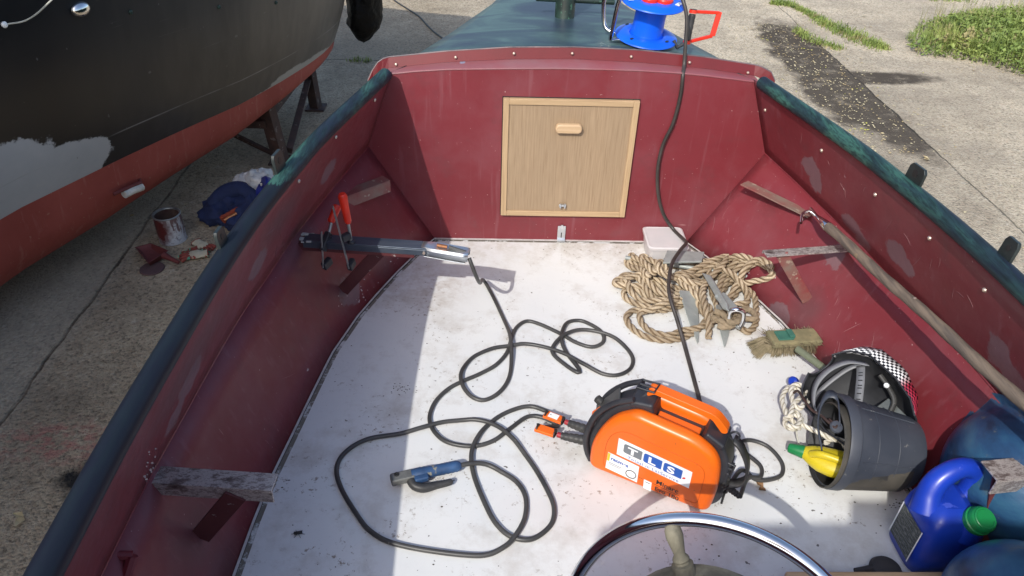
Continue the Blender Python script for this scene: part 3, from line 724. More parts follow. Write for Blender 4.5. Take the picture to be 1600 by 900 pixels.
# helm: aft step, wooden ledge, steering wheel
mb = MB(); mb.box((0, -1.765, -.20), (1.86, .02, .39)); obj('helm_step', mb, M['red'], boat, bevel=.003)
mb = MB(); mb.box((0, -2.55, -.41), (1.5, 1.5, .02)); obj('well_floor', mb, M['sole'], boat, smooth=0)
a_ = at(1296, 891, .035); b_ = at(1480, 888, .035)
mb = MB(); mb.box(((a_.x+b_.x)/2-.06, a_.y-.058, .03), (b_.x-a_.x+.12, .10, .03)); obj('wooden_ledge', mb, M['ledge'], boat, bevel=.006)
wc = V(.177, -1.897, .149); el, az = math.radians(20), -.449
wn = V(math.sin(az)*math.cos(el), -math.cos(az)*math.cos(el), math.sin(el))
wu = wn.cross(V(1,0,0)); wu = -wu if wu.z < 0 else wu; wu.normalize(); wr = wu.cross(wn).normalized(); wr = wr if wr.x > 0 else -wr
RW, rt = .3205, .0155
mb = MB(); mb.lathe([(0,0),(.055,0),(.05,.03),(.04,.03),(.04,.12)], wc-wn*.14, wn, 28); wheel = obj('steering_wheel', mb, M['steel'], boat)
mb = MB(); mb.tube([wc+(wr*math.cos(a)+wu*math.sin(a))*RW for a in np.linspace(0, 2*math.pi, 129)[:-1]], rt, 20, closed=True)
obj('rim', mb, M['chrome'], wheel, smooth=80)
mb = MB(); mb.lathe([(.085,-.030),(.198,-.030),(.206,-.020),(.206,.000),(.200,.010),(.180,.012),(.085,.012)], wc, wn, 48); obj('wooden_hub', mb, M['driftwood'], wheel)
mb = MB(); mb.lathe([(.0,.026),(.12,.023),(.178,.016),(.186,.011),(.186,.004)], wc, wn, 64); hp_ = obj('hub_plate', mb, M['chrome'], wheel)
for i in range(3):
    th = math.radians(100+i*120); pp = wc+(wr*math.cos(th)+wu*math.sin(th))*.172+wn*.0165
    mb = MB(); mb.lathe([(.006,0),(.005,.002),(0,.0025)], pp, wn, 12); obj('screw', mb, M['steel'], hp_)
def wheel_dir(px, py):
    d = ray(px, py); t = (wc-CC).dot(wn)/d.dot(wn); q = CC+d*t-wc; return math.atan2(q.dot(wu), q.dot(wr))
th0 = wheel_dir(1049, 815)
for i in range(6):
    th = th0-i*math.pi/3; e = wr*math.cos(th)+wu*math.sin(th)
    mb = MB(); prof = [(0,-.190),(.0235,-.190),(.0235,-.222),(.0165,-.224),(.0150,-.228),(.0185,-.233),(.0165,-.238),(.0125,-.244),(.0135,-.254),(.0165,-.270),(.0190,-.286),(.0180,-.300),(.0145,-.309),(.008,-.314),(0,-.315)]
    mb.lathe([(r_, -z_) for r_, z_ in prof], wc+wn*.006, e, 18)
    obj('spoke', mb, M['driftwood'], wheel, smooth=50)

# added unseen roof and posts behind the camera, shaped to shade the aft floor
def shade_corner(px, py, h):
    p = at(px, py, 0); return p-V(.5,1.05,-1)*h
cp = []
HR = 2.05
c1 = shade_corner(937, 832, HR); c2 = shade_corner(1328, 826, HR); c3 = shade_corner(1329, 790, HR)
mb = MB(); outl = [(c1.x, c1.y), (c2.x, c2.y), (c3.x, c3.y), (c3.x+.5, c3.y-.01), (c3.x+.5, c1.y-1.4), (c1.x-.03, c1.y-1.4)]
mb.prism(outl, V(0,0,HR), V(1,0,0), V(0,1,0), -.02, .02); cn = obj('added_shade_roof', mb, M['roof'], boat, smooth=0)
for q in ((c1.x+.02, c1.y-1.35), (c3.x+.45, c1.y-1.35)):
    mb = MB(); mb.tube([V(q[0], q[1], -.4), V(q[0], q[1], HR-.02)], .02, 12); obj('added_roof_post', mb, M['steel'], cn)
mb = MB(); mb.box((0,-3.30,.15),(1.9,.02,1.1)); obj('transom', mb, M['red'], boat, smooth=0)

# ================================================================== the black yacht alongside
WLY = [-5.5,-4,-2.5,-1,0,.5,1.1,1.5,1.9,2.3,2.6,2.85,3.05,3.2]
WLX = [-3.7,-3.5,-3.28,-3.02,-2.80,-2.66,-2.37,-2.16,-1.93,-1.77,-1.67,-1.60,-1.57,-1.56]
def deepf(y): return interp(y, [-1,.4,1.0,1.6,2.2,2.9,3.3], [1.1,1.0,.92,.72,.52,.34,.25])
# (outward offset, z) above and below the waterline
UP = [(.0,-.2),(.05,-.08),(.10,.06),(.155,.25),(.205,.5),(.235,.8),(.25,1.15),(.25,1.55),(.20,1.62),(-.3,1.70),(-1.0,1.85)]
DN = [(.0,-.2),(-.01,-.28),(-.02,-.38),(-.045,-.48),(-.11,-.58),(-.24,-.67),(-.48,-.75),(-1.0,-.80)]
def ypt(y, off, z, below=False):
    xb = interp(y, WLY, WLX)
    ny = V(1, -(interp(y+.1, WLY, WLX)-interp(y-.1, WLY, WLX))/.2, 0).normalized()
    if below:
        f = deepf(y); z = -.2+(z+.2)*f; off = off*(.55+.45*f)
    return V(xb, y, 0)+ny*off+V(0, 0, z)
yys = list(np.linspace(-5.5, 3.2, 60))
yacht = thing('yacht', (-3.2, 0, G), 'black hulled yacht with red bottom paint standing on a steel cradle', 'yacht')
def corner(rowf):
    r = [rowf(y) for y in yys]; e = r[-1]
    # rounded quarter and transom
    r += [e+V(-.05,.16,0), e+V(-.18,.30,0), e+V(-.5,.42,0), e+V(-1.2,.5,0), e+V(-2.4,.5,0)]
    return r
mb = MB(); mb.grid([corner(lambda y, o=o, z=z: ypt(y, o, z)) for o, z in UP])
def topsides_mat():
    mt, n, b = new_mat('black_topsides'); co = coords(n)
    a = noise(n, co, 2.0, 6, .6); f = noise(n, mapping(n, co, (1.4, 1.4, 22)), 3, 6, .7)
    sx = N(n, 'ShaderNodeSeparateXYZ'); link(n, co, sx.inputs[0]); Y_, Z_ = sx.outputs[1], sx.outputs[2]
    c = ramp(n, a, [(.3, (.005,.006,.009)), (.7, (.009,.010,.013))])
    # dusty chalking towards the stern, with vertical streaks
    d = N(n, 'ShaderNodeMapRange'); link(n, Y_, d.inputs[0]); d.inputs[1].default_value = .7; d.inputs[2].default_value = 3.0; d.inputs[3].default_value = 0; d.inputs[4].default_value = 1
    vs = noise(n, mapping(n, co, (5, 5, .5)), 2.4, 5, .6)
    c = mixc(n, mth(n, 'MULTIPLY', d.outputs[0], ramp(n, vs, [(.25, .55), (.7, 1.0)])), c, (.135,.125,.11))
    nb = noise(n, co, 9, 6, .7)
    q = (0, -3.2, .85)
    def loc(p): return (p.x+3.2, p.y, p.z-G)
    P1 = [(hull_hit(60,285), (.5,.42,.165)), (hull_hit(122,255), (.3,.20,.13)), (hull_hit(-40,320), (.5,.5,.26)), (hull_hit(30,310), (.5,.36,.19)), (hull_hit(100,285), (.4,.22,.14))]
    pm = maxm(n, [blob(n, co, loc(p), r_, .03, noise(n, co, 14, 6, .75), .26) for p, r_ in P1])
    c = mixc(n, pm, c, mixc(n, noise(n, co, 4, 6, .7), (.34,.37,.40), (.50,.52,.54)))
    P2 = [(hull_hit(482,104), (.3,.42,.065)), (hull_hit(452,122), (.3,.26,.07)), (hull_hit(430,140), (.3,.3,.045))]
    pm = maxm(n, [blob(n, co, loc(p), r_, .05, noise(n, co, 16, 6, .7), .45) for p, r_ in P2])
    c = mixc(n, mth(n, 'MULTIPLY', pm, .85), c, (.38,.38,.36))
    s = noise(n, mapping(n, co, (2, 1.2, 60)), 1.4, 3, .6)
    c = mixc(n, ramp(n, s, [(.70, 0.0), (.74, .35)]), c, (.10,.10,.10))
    c = mixc(n, ramp(n, noise(n, co, 26, 2, .5), [(.74, 0.0), (.75, .5)]), c, (.14,.14,.14))
    # scribed line along the plate edge
    w_ = mth(n, 'ABSOLUTE', mth(n, 'SUBTRACT', Z_, .85-.02)); ln = N(n, 'ShaderNodeMapRange'); link(n, w_, ln.inputs[0]); ln.inputs[1].default_value = .002; ln.inputs[2].default_value = .005; ln.inputs[3].default_value = 1; ln.inputs[4].default_value = 0
    c = mixc(n, mth(n, 'MULTIPLY', ln.outputs[0], ramp(n, a, [(.4, 0.0), (.6, .7)])), c, (.30,.30,.30))
    link(n, c, b.inputs['Base Color']); link(n, ramp(n, a, [(.3, .30), (.7, .45)]), b.inputs['Roughness'])
    bump(n, b, noise(n, co, 1.6, 2, .5), .12, .05)
    return mt
from mathutils.bvhtree import BVHTree
tmp = MB(); tmp.grid([corner(lambda y, o=o, z=z: ypt(y, o, z)) for o, z in UP]); tmp.grid([corner(lambda y, o=o, z=z: ypt(y, o, z, True)) for o, z in DN])
HB = BVHTree.FromPolygons([tuple(v) for v in tmp.v], tmp.f)
def hull_hit(px, py):
    d = ray(px, py).normalized(); h = HB.ray_cast(CC, d)
    if h[0] is not None: return h[0].copy()
    best = None
    for i in range(300):
        p = CC+d*(2+i*.012); q = HB.find_nearest(p)
        if best is None or q[3] < best[0]: best = (q[3], q[0].copy())
    return best[1]
def mir(rows): return [[V(2*(interp(p.y, WLY, WLX)-1.5)-p.x if j < len(yys) else -3.1-(p.x+1.56)-.0, p.y, p.z) for j, p in enumerate(r)] for r in rows]
obj('topsides', mb, topsides_mat(), yacht, smooth=60)
mb = MB(); mb.grid(mir([[ypt(y, o, z) for y in yys] for o, z in UP])); mb.grid(mir([[ypt(y, o, z, True) for y in yys] for o, z in DN])); obj('far_side_plating', mb, M['post'], yacht, smooth=60)
mb = MB(); mb.box((-3.05, 3.45, .7), (2.3, .05, 1.9)); obj('transom', mb, M['post'], yacht, smooth=0)
mb = MB(); mb.box((-4.3, -.8, 1.75), (2.2, 8.0, .25)); obj('deck', mb, M['roof'], yacht, smooth=0)
def anti_mat():
    mt, n, b = new_mat('red_antifouling'); co = coords(n)
    a = noise(n, co, 3, 6, .6); v = noise(n, mapping(n, co, (9, 9, .8)), 2.4, 5, .65)
    c = ramp(n, a, [(.3, (.25,.045,.034)), (.7, (.33,.072,.056))])
    c = mixc(n, ramp(n, v, [(.56, 0.0), (.66, .35)]), c, (.38,.16,.13))
    c = mixc(n, ramp(n, noise(n, co, 30, 2, .5), [(.70, 0.0), (.72, .5)]), c, (.34,.18,.13))
    link(n, c, b.inputs['Base Color']); b.inputs['Roughness'].default_value = .75; bump(n, b, noise(n, co, 25, 4, .6), .2, .01); return mt
mb = MB(); mb.grid([corner(lambda y, o=o, z=z: ypt(y, o, z, True)) for o, z in DN])
obj('underbody', mb, anti_mat(), yacht, smooth=60)
mb = MB(); mb.box((-4.1, -1.2, -.78), (1.1, 6.5, .13)); obj('keel', mb, M['rusty'], yacht, smooth=0)
# chrome skin fitting
p = hull_hit(125, 14); nx = V(.93,-.36,-.10).normalized(); ua = V(.36,.93,0).normalized(); va = nx.cross(ua)
mb = MB()
prof = []
for i in range(9):
    a = i/8*math.pi/2; prof.append((math.cos(a)*1.0, math.sin(a)))
vsx = []; rows_ = []
for r_, z_ in prof:
    rows_.append([p+ua*(math.cos(t)*.052*r_)+va*(math.sin(t)*.034*r_)+nx*(z_*.030+.002) for t in np.linspace(0, 2*math.pi, 25)])
mb.grid(rows_); obj('chrome_vent', mb, M['chrome'], yacht, smooth=80)
for px, py in ((204,19),(342,11),(431,4)):
    p = hull_hit(px, py); mb = MB(); mb.lathe([(.012,0),(.011,.006),(.006,.009),(.004,.006),(0,.005)], p, V(.93,-.36,-.1), 14); obj('hull_bolt', mb, M['post'], yacht)
# white anode with its red backing bracket
p = hull_hit(201, 292); p = p+V(.03,-.02,-.01); q = hull_hit(187, 299)+V(.03,-.02,-.01); r = hull_hit(215, 287)+V(.03,-.02,-.01)
mb = MB(); mb.tube(catmull([q, lerp(q, p, .5), p, lerp(p, r, .5), r], .01), .022, 14); an = obj('anode', mb, M['zinc'], yacht)
mb = MB(); mb.tube([q+V(-.03,-.05,.03), q+V(0,0,.03), r+V(0,0,.03), r+V(-.03,.05,.03)], .010, 8); obj('anode_strap', mb, M['tray'], an)
# thin line with white end at the upper left
p0 = hull_hit(3, 37)+V(.02,-.01,0); p1 = hull_hit(20, 24)+V(.09,-.03,0); p2 = hull_hit(44, -8)+V(.2,-.05,.05)
mb = MB(); mb.tube(catmull([p0, p1, p2, p2+(p2-p1)*3], .02), .0035, 8); ln_ = tag(obj('mooring_line', mb, M['twine']), 'thin pale line pulled tight against the black hull at upper left', 'rope')
mb = MB(); mb.lathe([(0,0),(.012,.004),(.014,.012),(.008,.02),(0,.022)], p0-V(.012,0,0), V(.9,-.3,0), 14); obj('line_end', mb, M['white_pl'], ln_)

# steel cradle
cr = thing('boat_cradle', (-1.85, 2.9, G), 'brown steel cradle with posts and braces holding up the black yacht', 'cradle')
f1 = at(494, 169, G); f2 = at(440, 252, G)
def rb(name, a, b, w_, t_):
    mb = MB(); mb.beam(a, b, w_, t_, up=V(.3,1,.1)); obj(name, mb, M['rusty'], cr, bevel=.004)
rb('post', f1, V(f1.x-.03, f1.y, -.22), .08, .08); rb('post', f2, V(f2.x-.06, f2.y, -.24), .09, .09)
rb('brace', f1+V(-.03,-.02,.26), f2+V(.05,.06,.06), .05, .05)
rb('crossbeam', f1+V(-.05,0,.32), f1+V(-1.6,.05,.30), .06, .09); rb('crossbeam', f2+V(-.05,0,.32), f2+V(-1.6,.05,.30), .06, .12)
rb('side_rail', f1+V(-.05,0,.36), f2+V(-.05,0,.36), .05, .10)
rb('brace', f2+V(-.05,0,.06), f2+V(-.75,.05,.42), .03, .03)
for f_ in (f1, f2):
    mb = MB(); mb.box(f_+V(0,0,.008), (.16,.16,.014)); obj('foot_plate', mb, M['rusty'], cr, smooth=0)

# black plastic bag wrapped round the gear hanging at the yacht's stern
bb = aty(571, 66, 3.55)
bag = thing('wrapped_bundle', (bb.x, bb.y, bb.z), 'black plastic bag hanging at the stern of the black yacht', 'bag')
mb = MB(); rows_ = []
for i in range(22):
    t = i/21; z = bb.z+.0+t*.62
    rr = .135*(min(1, (t*4.5)**.55) if t < .3 else 1)*(1.0-.10*max(0, t-.4))
    row = []
    for k in range(33):
        a = 2*math.pi*(k % 32)/32
        nz_ = mnoise.noise(V(math.cos(a)*1.4+3, math.sin(a)*1.4, t*3.2))*.30+abs(mnoise.noise(V(math.cos(a)*3, math.sin(a)*3+4, t*6)))*.22
        row.append(V(bb.x+math.cos(a)*rr*(1+nz_)+(t-.3)*.05, bb.y+math.sin(a)*rr*(1+nz_), z+.02*mnoise.noise(V(a,t*3,1))))
    rows_.append(row)
mb.grid(rows_); obj('plastic_sheet', mb, M['bagblack'], bag, smooth=40)
mb = MB(); mb.tube([V(bb.x+.03, bb.y, bb.z+.5), V(bb.x+.05, bb.y, bb.z+1.3)], .03, 10); obj('hanging_line', mb, M['black_rub'], bag)

# ================================================================== things on the ground, left
c = at(271, 374, G)
can = thing('paint_can', (c.x, c.y, G), 'open white paint can smeared with dark red drips on the concrete', 'paint can')
def can_mat():
    mt, n, b = new_mat('dripped_can'); co = coords(n)
    v = noise(n, mapping(n, co, (26, 26, 5)), 1.6, 4, .6); a = noise(n, co, 24, 4, .6)
    sx = N(n, 'ShaderNodeSeparateXYZ'); link(n, co, sx.inputs[0])
    c = mixc(n, ramp(n, noise(n, mapping(n, co, (20, 20, 34)), 1.4, 3, .6), [(.56, 0.0), (.60, .5)]), (.50,.52,.56), (.16,.16,.18))
    drip = ramp(n, mth(n, 'ADD', v, mth(n, 'MULTIPLY', mth(n, 'SUBTRACT', sx.outputs[2], .10), 1.6)), [(.54, 0.0), (.58, 1.0)])
    side = blob(n, co, (-.05,-.08,.11), (.075,.07,.10), .3, a, .5)
    c = mixc(n, maxm(n, [mth(n, 'MULTIPLY', drip, .8), side]), c, (.10,.018,.018))
    link(n, c, b.inputs['Base Color']); b.inputs['Roughness'].default_value = .45; return mt
mb = MB(); R_ = .083; mb.lathe([(R_-.004,.0),(R_,.003),(R_,.006),(R_-.002,.012),(R_-.002,.178),(R_,.182)], V(c.x,c.y,G), n=40); obj('can_wall', mb, can_mat(), can)
mb = MB(); mb.lathe([(R_,.181),(R_+.002,.187),(R_-.002,.190),(R_-.010,.187),(R_-.012,.180),(R_-.010,.176)], V(c.x,c.y,G), n=40); obj('can_lip', mb, M['steel'], can)
mb = MB(); mb.lathe([(R_-.010,.178),(R_-.008,.075),(R_-.03,.062),(0,.060)], V(c.x,c.y,G), n=40); obj('paint_residue', mb, pmat('paint_residue', (.12,.09,.07), (.07,.03,.03), 12, .4), can)
# roller tray
c = at(238, 398, G)
tr = thing('paint_tray', (c.x, c.y, G), 'red stained roller tray lying beside the paint can', 'tray')
a0 = at(212, 387, G+.05); a1 = at(236, 381, G+.05); a2 = at(262, 392, G+.05); a3 = at(232, 411, G+.05)
cc_ = (a0+a1+a2+a3)/4
def shrink(p, k, dz): q = lerp(cc_, p, k); return V(q.x, q.y, G+dz)
mb = MB(); tops = [a0, a1, a2, a3]
rim_o = [shrink(p, 1.06, .052) for p in tops]; rim_i = [shrink(p, .97, .052) for p in tops]; bot = [shrink(tops[0], .70, .03), shrink(tops[1], .70, .03), shrink(tops[2], .72, .006), shrink(tops[3], .72, .006)]
vs = rim_o+rim_i+bot; mb.add(vs, [[i, (i+1)%4, 4+(i+1)%4, 4+i] for i in range(4)]+[[4+i, 4+(i+1)%4, 8+(i+1)%4, 8+i] for i in range(4)]+[[8,9,10,11]])
obj('tray_pan', mb, M['tray'], tr, solid=.003, bevel=.003)
h0 = at(256, 399, G+.045); h1 = at(279, 410, G+.028)
mb = MB(); mb.tube([h0, lerp(h0,h1,.5), h1], [.022,.014,.012], 12); obj('tray_handle', mb, M['tray'], tr)
mb = MB(); c = at(238, 421, G); mb.lathe([(0,.012),(.066,.012),(.070,.009),(.070,.003),(.066,0),(0,0)], V(c.x,c.y,G), n=36)
tag(obj('can_lid', mb, M['lidd']), 'dull reddish brown round lid lying in front of the roller tray', 'lid')
# gloves
def glove(px, py, ang, label, c1, c2, s_=1.0):
    c = at(px, py, G); t = thing('work_glove', (c.x, c.y, G), label, 'glove', rz=ang, group=None)
    Mx = ROOTM[t.name]
    def L(x, y, z): return Mx @ V(x*s_, y*s_, z*s_)
    mb = MB(); rows_ = []
    for i in range(13):
        u_ = i/12; wd = interp(u_, [0,.2,.5,.85,1], [.040,.036,.044,.046,.030]); ht = interp(u_, [0,.3,.7,1], [.020,.015,.020,.008])
        rows_.append([L(-.09+u_*.12, math.cos(a)*wd*(1+.15*mnoise.noise(V(u_*4,a,px))), .018+math.sin(a)*ht+.006*mnoise.noise(V(u_*5,a*1.5,py))) for a in np.linspace(0, 2*math.pi, 19)])
    mb.grid(rows_); obj('palm', mb, M[c1], t)
    mb = MB()
    for k, (yy, ln2, bend) in enumerate(((-.034,.055,-.01),(-.011,.068,.004),(.012,.062,.012),(.033,.048,.02))):
        mb.tube(catmull([L(.02,yy,.018), L(.02+ln2*.5,yy+bend*.4,.024), L(.02+ln2,yy+bend,.012)], .008), .0115*s_, 10)
    obj('fingers', mb, M[c2], t)
    mb = MB(); mb.tube(catmull([L(-.03,-.035,.016), L(.0,-.062,.022), L(.03,-.072,.012)], .008), .013*s_, 10); obj('thumb', mb, M[c2], t)
    mb = MB(); mb.tube([L(-.09, math.cos(a)*.041, .018+math.sin(a)*.020) for a in np.linspace(0, 2*math.pi, 20)], .003, 6); obj('cuff', mb, M['glove_r'], t)
    return t
glove(303, 402, math.radians(196), 'cream and red work glove with green stripe lying nearest the rail', 'glove_w', 'glove_r', .95)
glove(319, 388, math.radians(-38), 'crumpled dirty red and cream glove behind the other glove', 'glove_w', 'glove_r', .85)
# clothes heap and bag
def lump(name, pts, rad, mt, parent, fold=.25, seed=0, n1=34, n2=20, flat=.7, freq=2.2):
    c = sum(pts, V(0,0,0))/len(pts)
    for j, (p, r_) in enumerate(zip(pts, rad)):
        mb = MB(); rows_ = []
        for i in range(n2+1):
            ph = -math.pi/2+math.pi*i/n2; row = []
            for k in range(n1+1):
                a = 2*math.pi*(k % n1)/n1; d = V(math.cos(ph)*math.cos(a), math.cos(ph)*math.sin(a), math.sin(ph)*flat)
                q = d*freq+V(seed*3.1+j*7, seed, j)
                f_ = 1+fold*(abs(mnoise.noise(q))*2.2-.5)+fold*.6*(abs(mnoise.noise(q*2.3))*2-.4)
                v_ = p+d*r_*f_; v_.z = max(v_.z, G+.002+.001*j); row.append(v_)
            rows_.append(row)
        mb.grid(rows_); obj(name, mb, mt, parent, smooth=50)
c = at(365, 338, G)
cl = thing('clothes_heap', (c.x, c.y, G), 'heap of crumpled dark blue work clothes on the concrete', 'clothes')
lump('trouser_leg', [at(345, 330, G+.06), at(372, 316, G+.09), at(372, 345, G+.05), at(396, 330, G+.07)], [.12,.13,.09,.15], M['navy'], cl, .24, 1, freq=1.9)
mb = MB(); mb.tube(catmull([at(333,322,G+.1), at(352,302,G+.17), at(378,296,G+.19), at(398,312,G+.14), at(408,330,G+.10)], .02), .055, 14); obj('sleeve', mb, M['navy'], cl)
mb = MB(); a0, a1, a2 = at(351,338,G+.11), at(372,326,G+.13), at(352,346,G+.07)
mb.tube(catmull([a2, lerp(a2,a0,.6)+V(-.01,-.02,.02), a0, a1], .01), .014, 8); mb2 = MB(); mb2.tube(catmull([a0+V(0,-.02,-.015), a1+V(0,-.04,-.01)], .01), .010, 8)
obj('orange_lining', mb, M['terracotta'], cl); obj('orange_cord', mb2, M['copper'], cl)
c = at(398, 290, G+.1)
pb_ = thing('plastic_bag', (c.x, c.y, G), 'crumpled white plastic bag with blue print on the clothes heap', 'bag')
lump('bag_skin', [at(385, 285, G+.20), at(404, 281, G+.22)], [.085,.10], M['bagwhite'], pb_, .22, 5, freq=2.0)
mb = MB(); cc = at(417, 300, G+.20); mb.lathe([(.0,.0),(.085,.002),(.095,.012),(.095,.04),(.085,.05),(.05,.05),(.045,.02),(.0,.02)], cc, V(-.75,-.35,.55), 28)
tt = tag(obj('round_tub', mb, pmat('deep_blue', (.010,.02,.22), (.01,.015,.14), 9, .5)), 'round dark blue tub lid leaning by the white bag behind the rail', 'tub')
# black cable on the ground beyond
mb = MB(); mb.tube(catmull([at(*q, G+.012) for q in ((600,-14),(617,1),(637,14),(655,26),(668,40),(681,52),(700,66))], .03), .009, 8)
tag(obj('ground_cable', mb, M['black_rub']), 'thin black cable lying on the concrete beyond the bow', 'cable')

# ================================================================== vegetation and litter on the ground
def inpoly(x, y, P):
    r = False; j = len(P)-1
    for i in range(len(P)):
        if (P[i][1] > y) != (P[j][1] > y) and x < (P[j][0]-P[i][0])*(y-P[i][1])/(P[j][1]-P[i][1])+P[i][0]: r = not r
        j = i
    return r
def scatter_poly(P, n, jit=0):
    xs = [p[0] for p in P]; ys = [p[1] for p in P]; out = []
    while len(out) < n:
        x, y = random.uniform(min(xs), max(xs)), random.uniform(min(ys), max(ys))
        if inpoly(x, y, P): out.append((x, y))
    return out
def blade(mb, p, h_, w_, lean, a):
    d = V(math.cos(a), math.sin(a), 0); s_ = V(-d.y, d.x, 0)*w_
    q1 = p+V(0,0,h_*.55)+d*lean*.35; q2 = p+V(0,0,h_*.9)+d*lean
    n = len(mb.v); mb.v += [p-s_, p+s_, q1+s_*.8, q1-s_*.8, q2]; mb.f += [[n,n+1,n+2,n+3],[n+3,n+2,n+4]]
def leaf(mb, p, L_, a, tilt):
    d = V(math.cos(a)*math.cos(tilt), math.sin(a)*math.cos(tilt), math.sin(tilt)); s_ = V(-math.sin(a), math.cos(a), 0)*L_*.36
    n = len(mb.v); mb.v += [p, p+d*L_*.35+s_+V(0,0,.003), p+d*L_, p+d*L_*.35-s_+V(0,0,.003), p+d*L_*.5-V(0,0,L_*.08)]; mb.f += [[n,n+1,n+4],[n+1,n+2,n+4],[n+2,n+3,n+4],[n+3,n,n+4]]
GP = [at(*q, G) for q in ((1412,60),(1430,88),(1500,96),(1560,108),(1600,124),(1720,170),(1760,40),(1600,22),(1500,24),(1440,38))]
GP = [(p.x, p.y) for p in GP]
def edge_fade(x, y):
    dm = 9
    for i in range(len(GP)):
        ax, ay = GP[i]; bx, by = GP[(i+1) % len(GP)]; L2 = (bx-ax)**2+(by-ay)**2; t = max(0, min(1, ((x-ax)*(bx-ax)+(y-ay)*(by-ay))/L2))
        dm = min(dm, math.hypot(x-ax-t*(bx-ax), y-ay-t*(by-ay)))
    return min(1, dm/.35)
mb = MB(); mb2 = MB()
for x, y in scatter_poly(GP, 15000):
    e = edge_fade(x, y); nz_ = mnoise.noise(V(x*1.6, y*1.6, 3)); 
    if random.random() > .35+.65*e: continue
    hgt = (.05+.14*e)*(1+.6*nz_)
    if nz_ > -.15 and random.random() < .75:
        leaf(mb, V(x, y, G+random.uniform(0, 1)*hgt), random.uniform(.028, .062), random.uniform(0, 6.28), random.uniform(-.1, .9))
    else: blade(mb, V(x, y, G), hgt*random.uniform(.9, 1.7), .0035, random.uniform(.02, .10), random.uniform(0, 6.28))
for x, y in scatter_poly(GP, 700):
    if y > 6.0: blade(mb2, V(x, y, G), random.uniform(.2, .42), .003, random.uniform(.03, .16), random.uniform(0, 6.28))
tag(obj('weeds', mb, M['leafmat'], smooth=0), 'broad patch of bright green weeds on the far right of the yard', 'weeds', kind='stuff')
tag(obj('tall_grass', mb2, M['grassmat'], smooth=0), 'thin grass stalks standing in the weed patch', 'grass', kind='stuff')
mb = MB()
lines = [([(1205,6),(1235,8),(1262,22),(1290,38),(1320,52),(1350,66),(1385,76)], [.04,.06,.05,.11,.16,.15,.04], 2600), ([(1245,48),(1262,60),(1290,72),(1312,76)], [.06,.09,.08,.05], 420), ([(1455,1),(1515,1)], [.05,.06], 150), ([(545,95),(580,96)], [.03,.03], 60)]
for pts, wds, n in lines:
    W = [at(*q, G) for q in pts]
    for _ in range(n):
        s_ = random.random()*(len(W)-1); i = int(s_); p = lerp(W[i], W[i+1], s_-i); wd = lerp(wds[i], wds[i+1], s_-i)
        p = p+V(random.gauss(0, wd*.5), random.gauss(0, wd*.9), 0)
        blade(mb, V(p.x, p.y, G), random.uniform(.02, .075), .0045, random.uniform(.01, .06), random.uniform(0, 6.28))
tag(obj('joint_grass', mb, M['leafmat'], smooth=0), 'strip of short green grass growing along the concrete joint', 'grass', kind='stuff')
mb = MB()
LP = [V(random.gauss(2.98, .24), random.uniform(2.7, 6.2), G) for _ in range(900)]
LP += [at(random.uniform(1205, 1600), random.uniform(0, 440), G) for _ in range(90)]+[at(random.uniform(1440, 1600), random.uniform(100, 125), G) for _ in range(60)]
for p in LP:
    if p.x > 3.75 and p.y < 4.6 and random.random() < .8: continue
    leaf(mb, V(p.x, p.y, G+.006), random.uniform(.010, .028), random.uniform(0, 6.28), random.uniform(-.05, .3))
for q, s_ in (((1452,248),.07),((1526,370),.07),((1350,25),.05),((37,807),.055),((210,336),.035),((292,318),.03)):
    leaf(mb, at(*q, G+.01), s_, random.uniform(0, 6), .15); leaf(mb, at(*q, G+.014), s_*.8, random.uniform(0, 6), .3)
tag(obj('leaf_litter', mb, M['litter'], smooth=0), 'small yellow and brown leaves strewn over the concrete', 'leaves', kind='stuff')

# ================================================================== lettering
def text_mb(body, size, o, u, v, spacing=1.0, sx=1.0, shear=0.0, align='LEFT', off=0.0):
    cu = bpy.data.curves.new('t', 'FONT'); cu.body = body; cu.size = size; cu.space_character = spacing; cu.align_x = align; cu.shear = shear; cu.offset = off
    to = bpy.data.objects.new('t', cu); COL.objects.link(to)
    dg = bpy.context.evaluated_depsgraph_get(); me = bpy.data.meshes.new_from_object(to.evaluated_get(dg))
    mb = MB(); mb.add([o+u*(p.co.x*sx)+v*p.co.y for p in me.vertices], [list(p.vertices) for p in me.polygons])
    bpy.data.objects.remove(to); bpy.data.curves.remove(cu); bpy.data.meshes.remove(me)
    return mb

# ================================================================== welding machine
WM = Matrix.Translation(V(-.007, -1.255, 0)) @ Matrix.Rotation(math.radians(-27.74), 4, 'Z')
wd = thing('welding_machine', None, 'orange and black portable welding machine standing on the white floor', 'welder', M=WM)
def W(x, y, z): return WM @ V(x, y, z)
wX, wY, wZ = (WM.to_3x3() @ V(1,0,0)), (WM.to_3x3() @ V(0,1,0)), V(0,0,1)
def arc_out(pts, seg=6):
    """round the corners of an outline; pts = (x, z, radius)"""
    out = []; n = len(pts)
    for i in range(n):
        p = Vector(pts[i][:2]); r = pts[i][2]; a = Vector(pts[i-1][:2]); b = Vector(pts[(i+1) % n][:2])
        if r <= 0: out.append(tuple(p)); continue
        da = (a-p); db = (b-p); ra = min(r, da.length*.48); rb_ = min(r, db.length*.48); da.normalize(); db.normalize()
        A = p+da*ra; B = p+db*rb_
        for k in range(seg+1):
            t = k/seg; q = A*(1-t)**2+p*2*t*(1-t)+B*t*t; out.append((q.x, q.y))
    return out
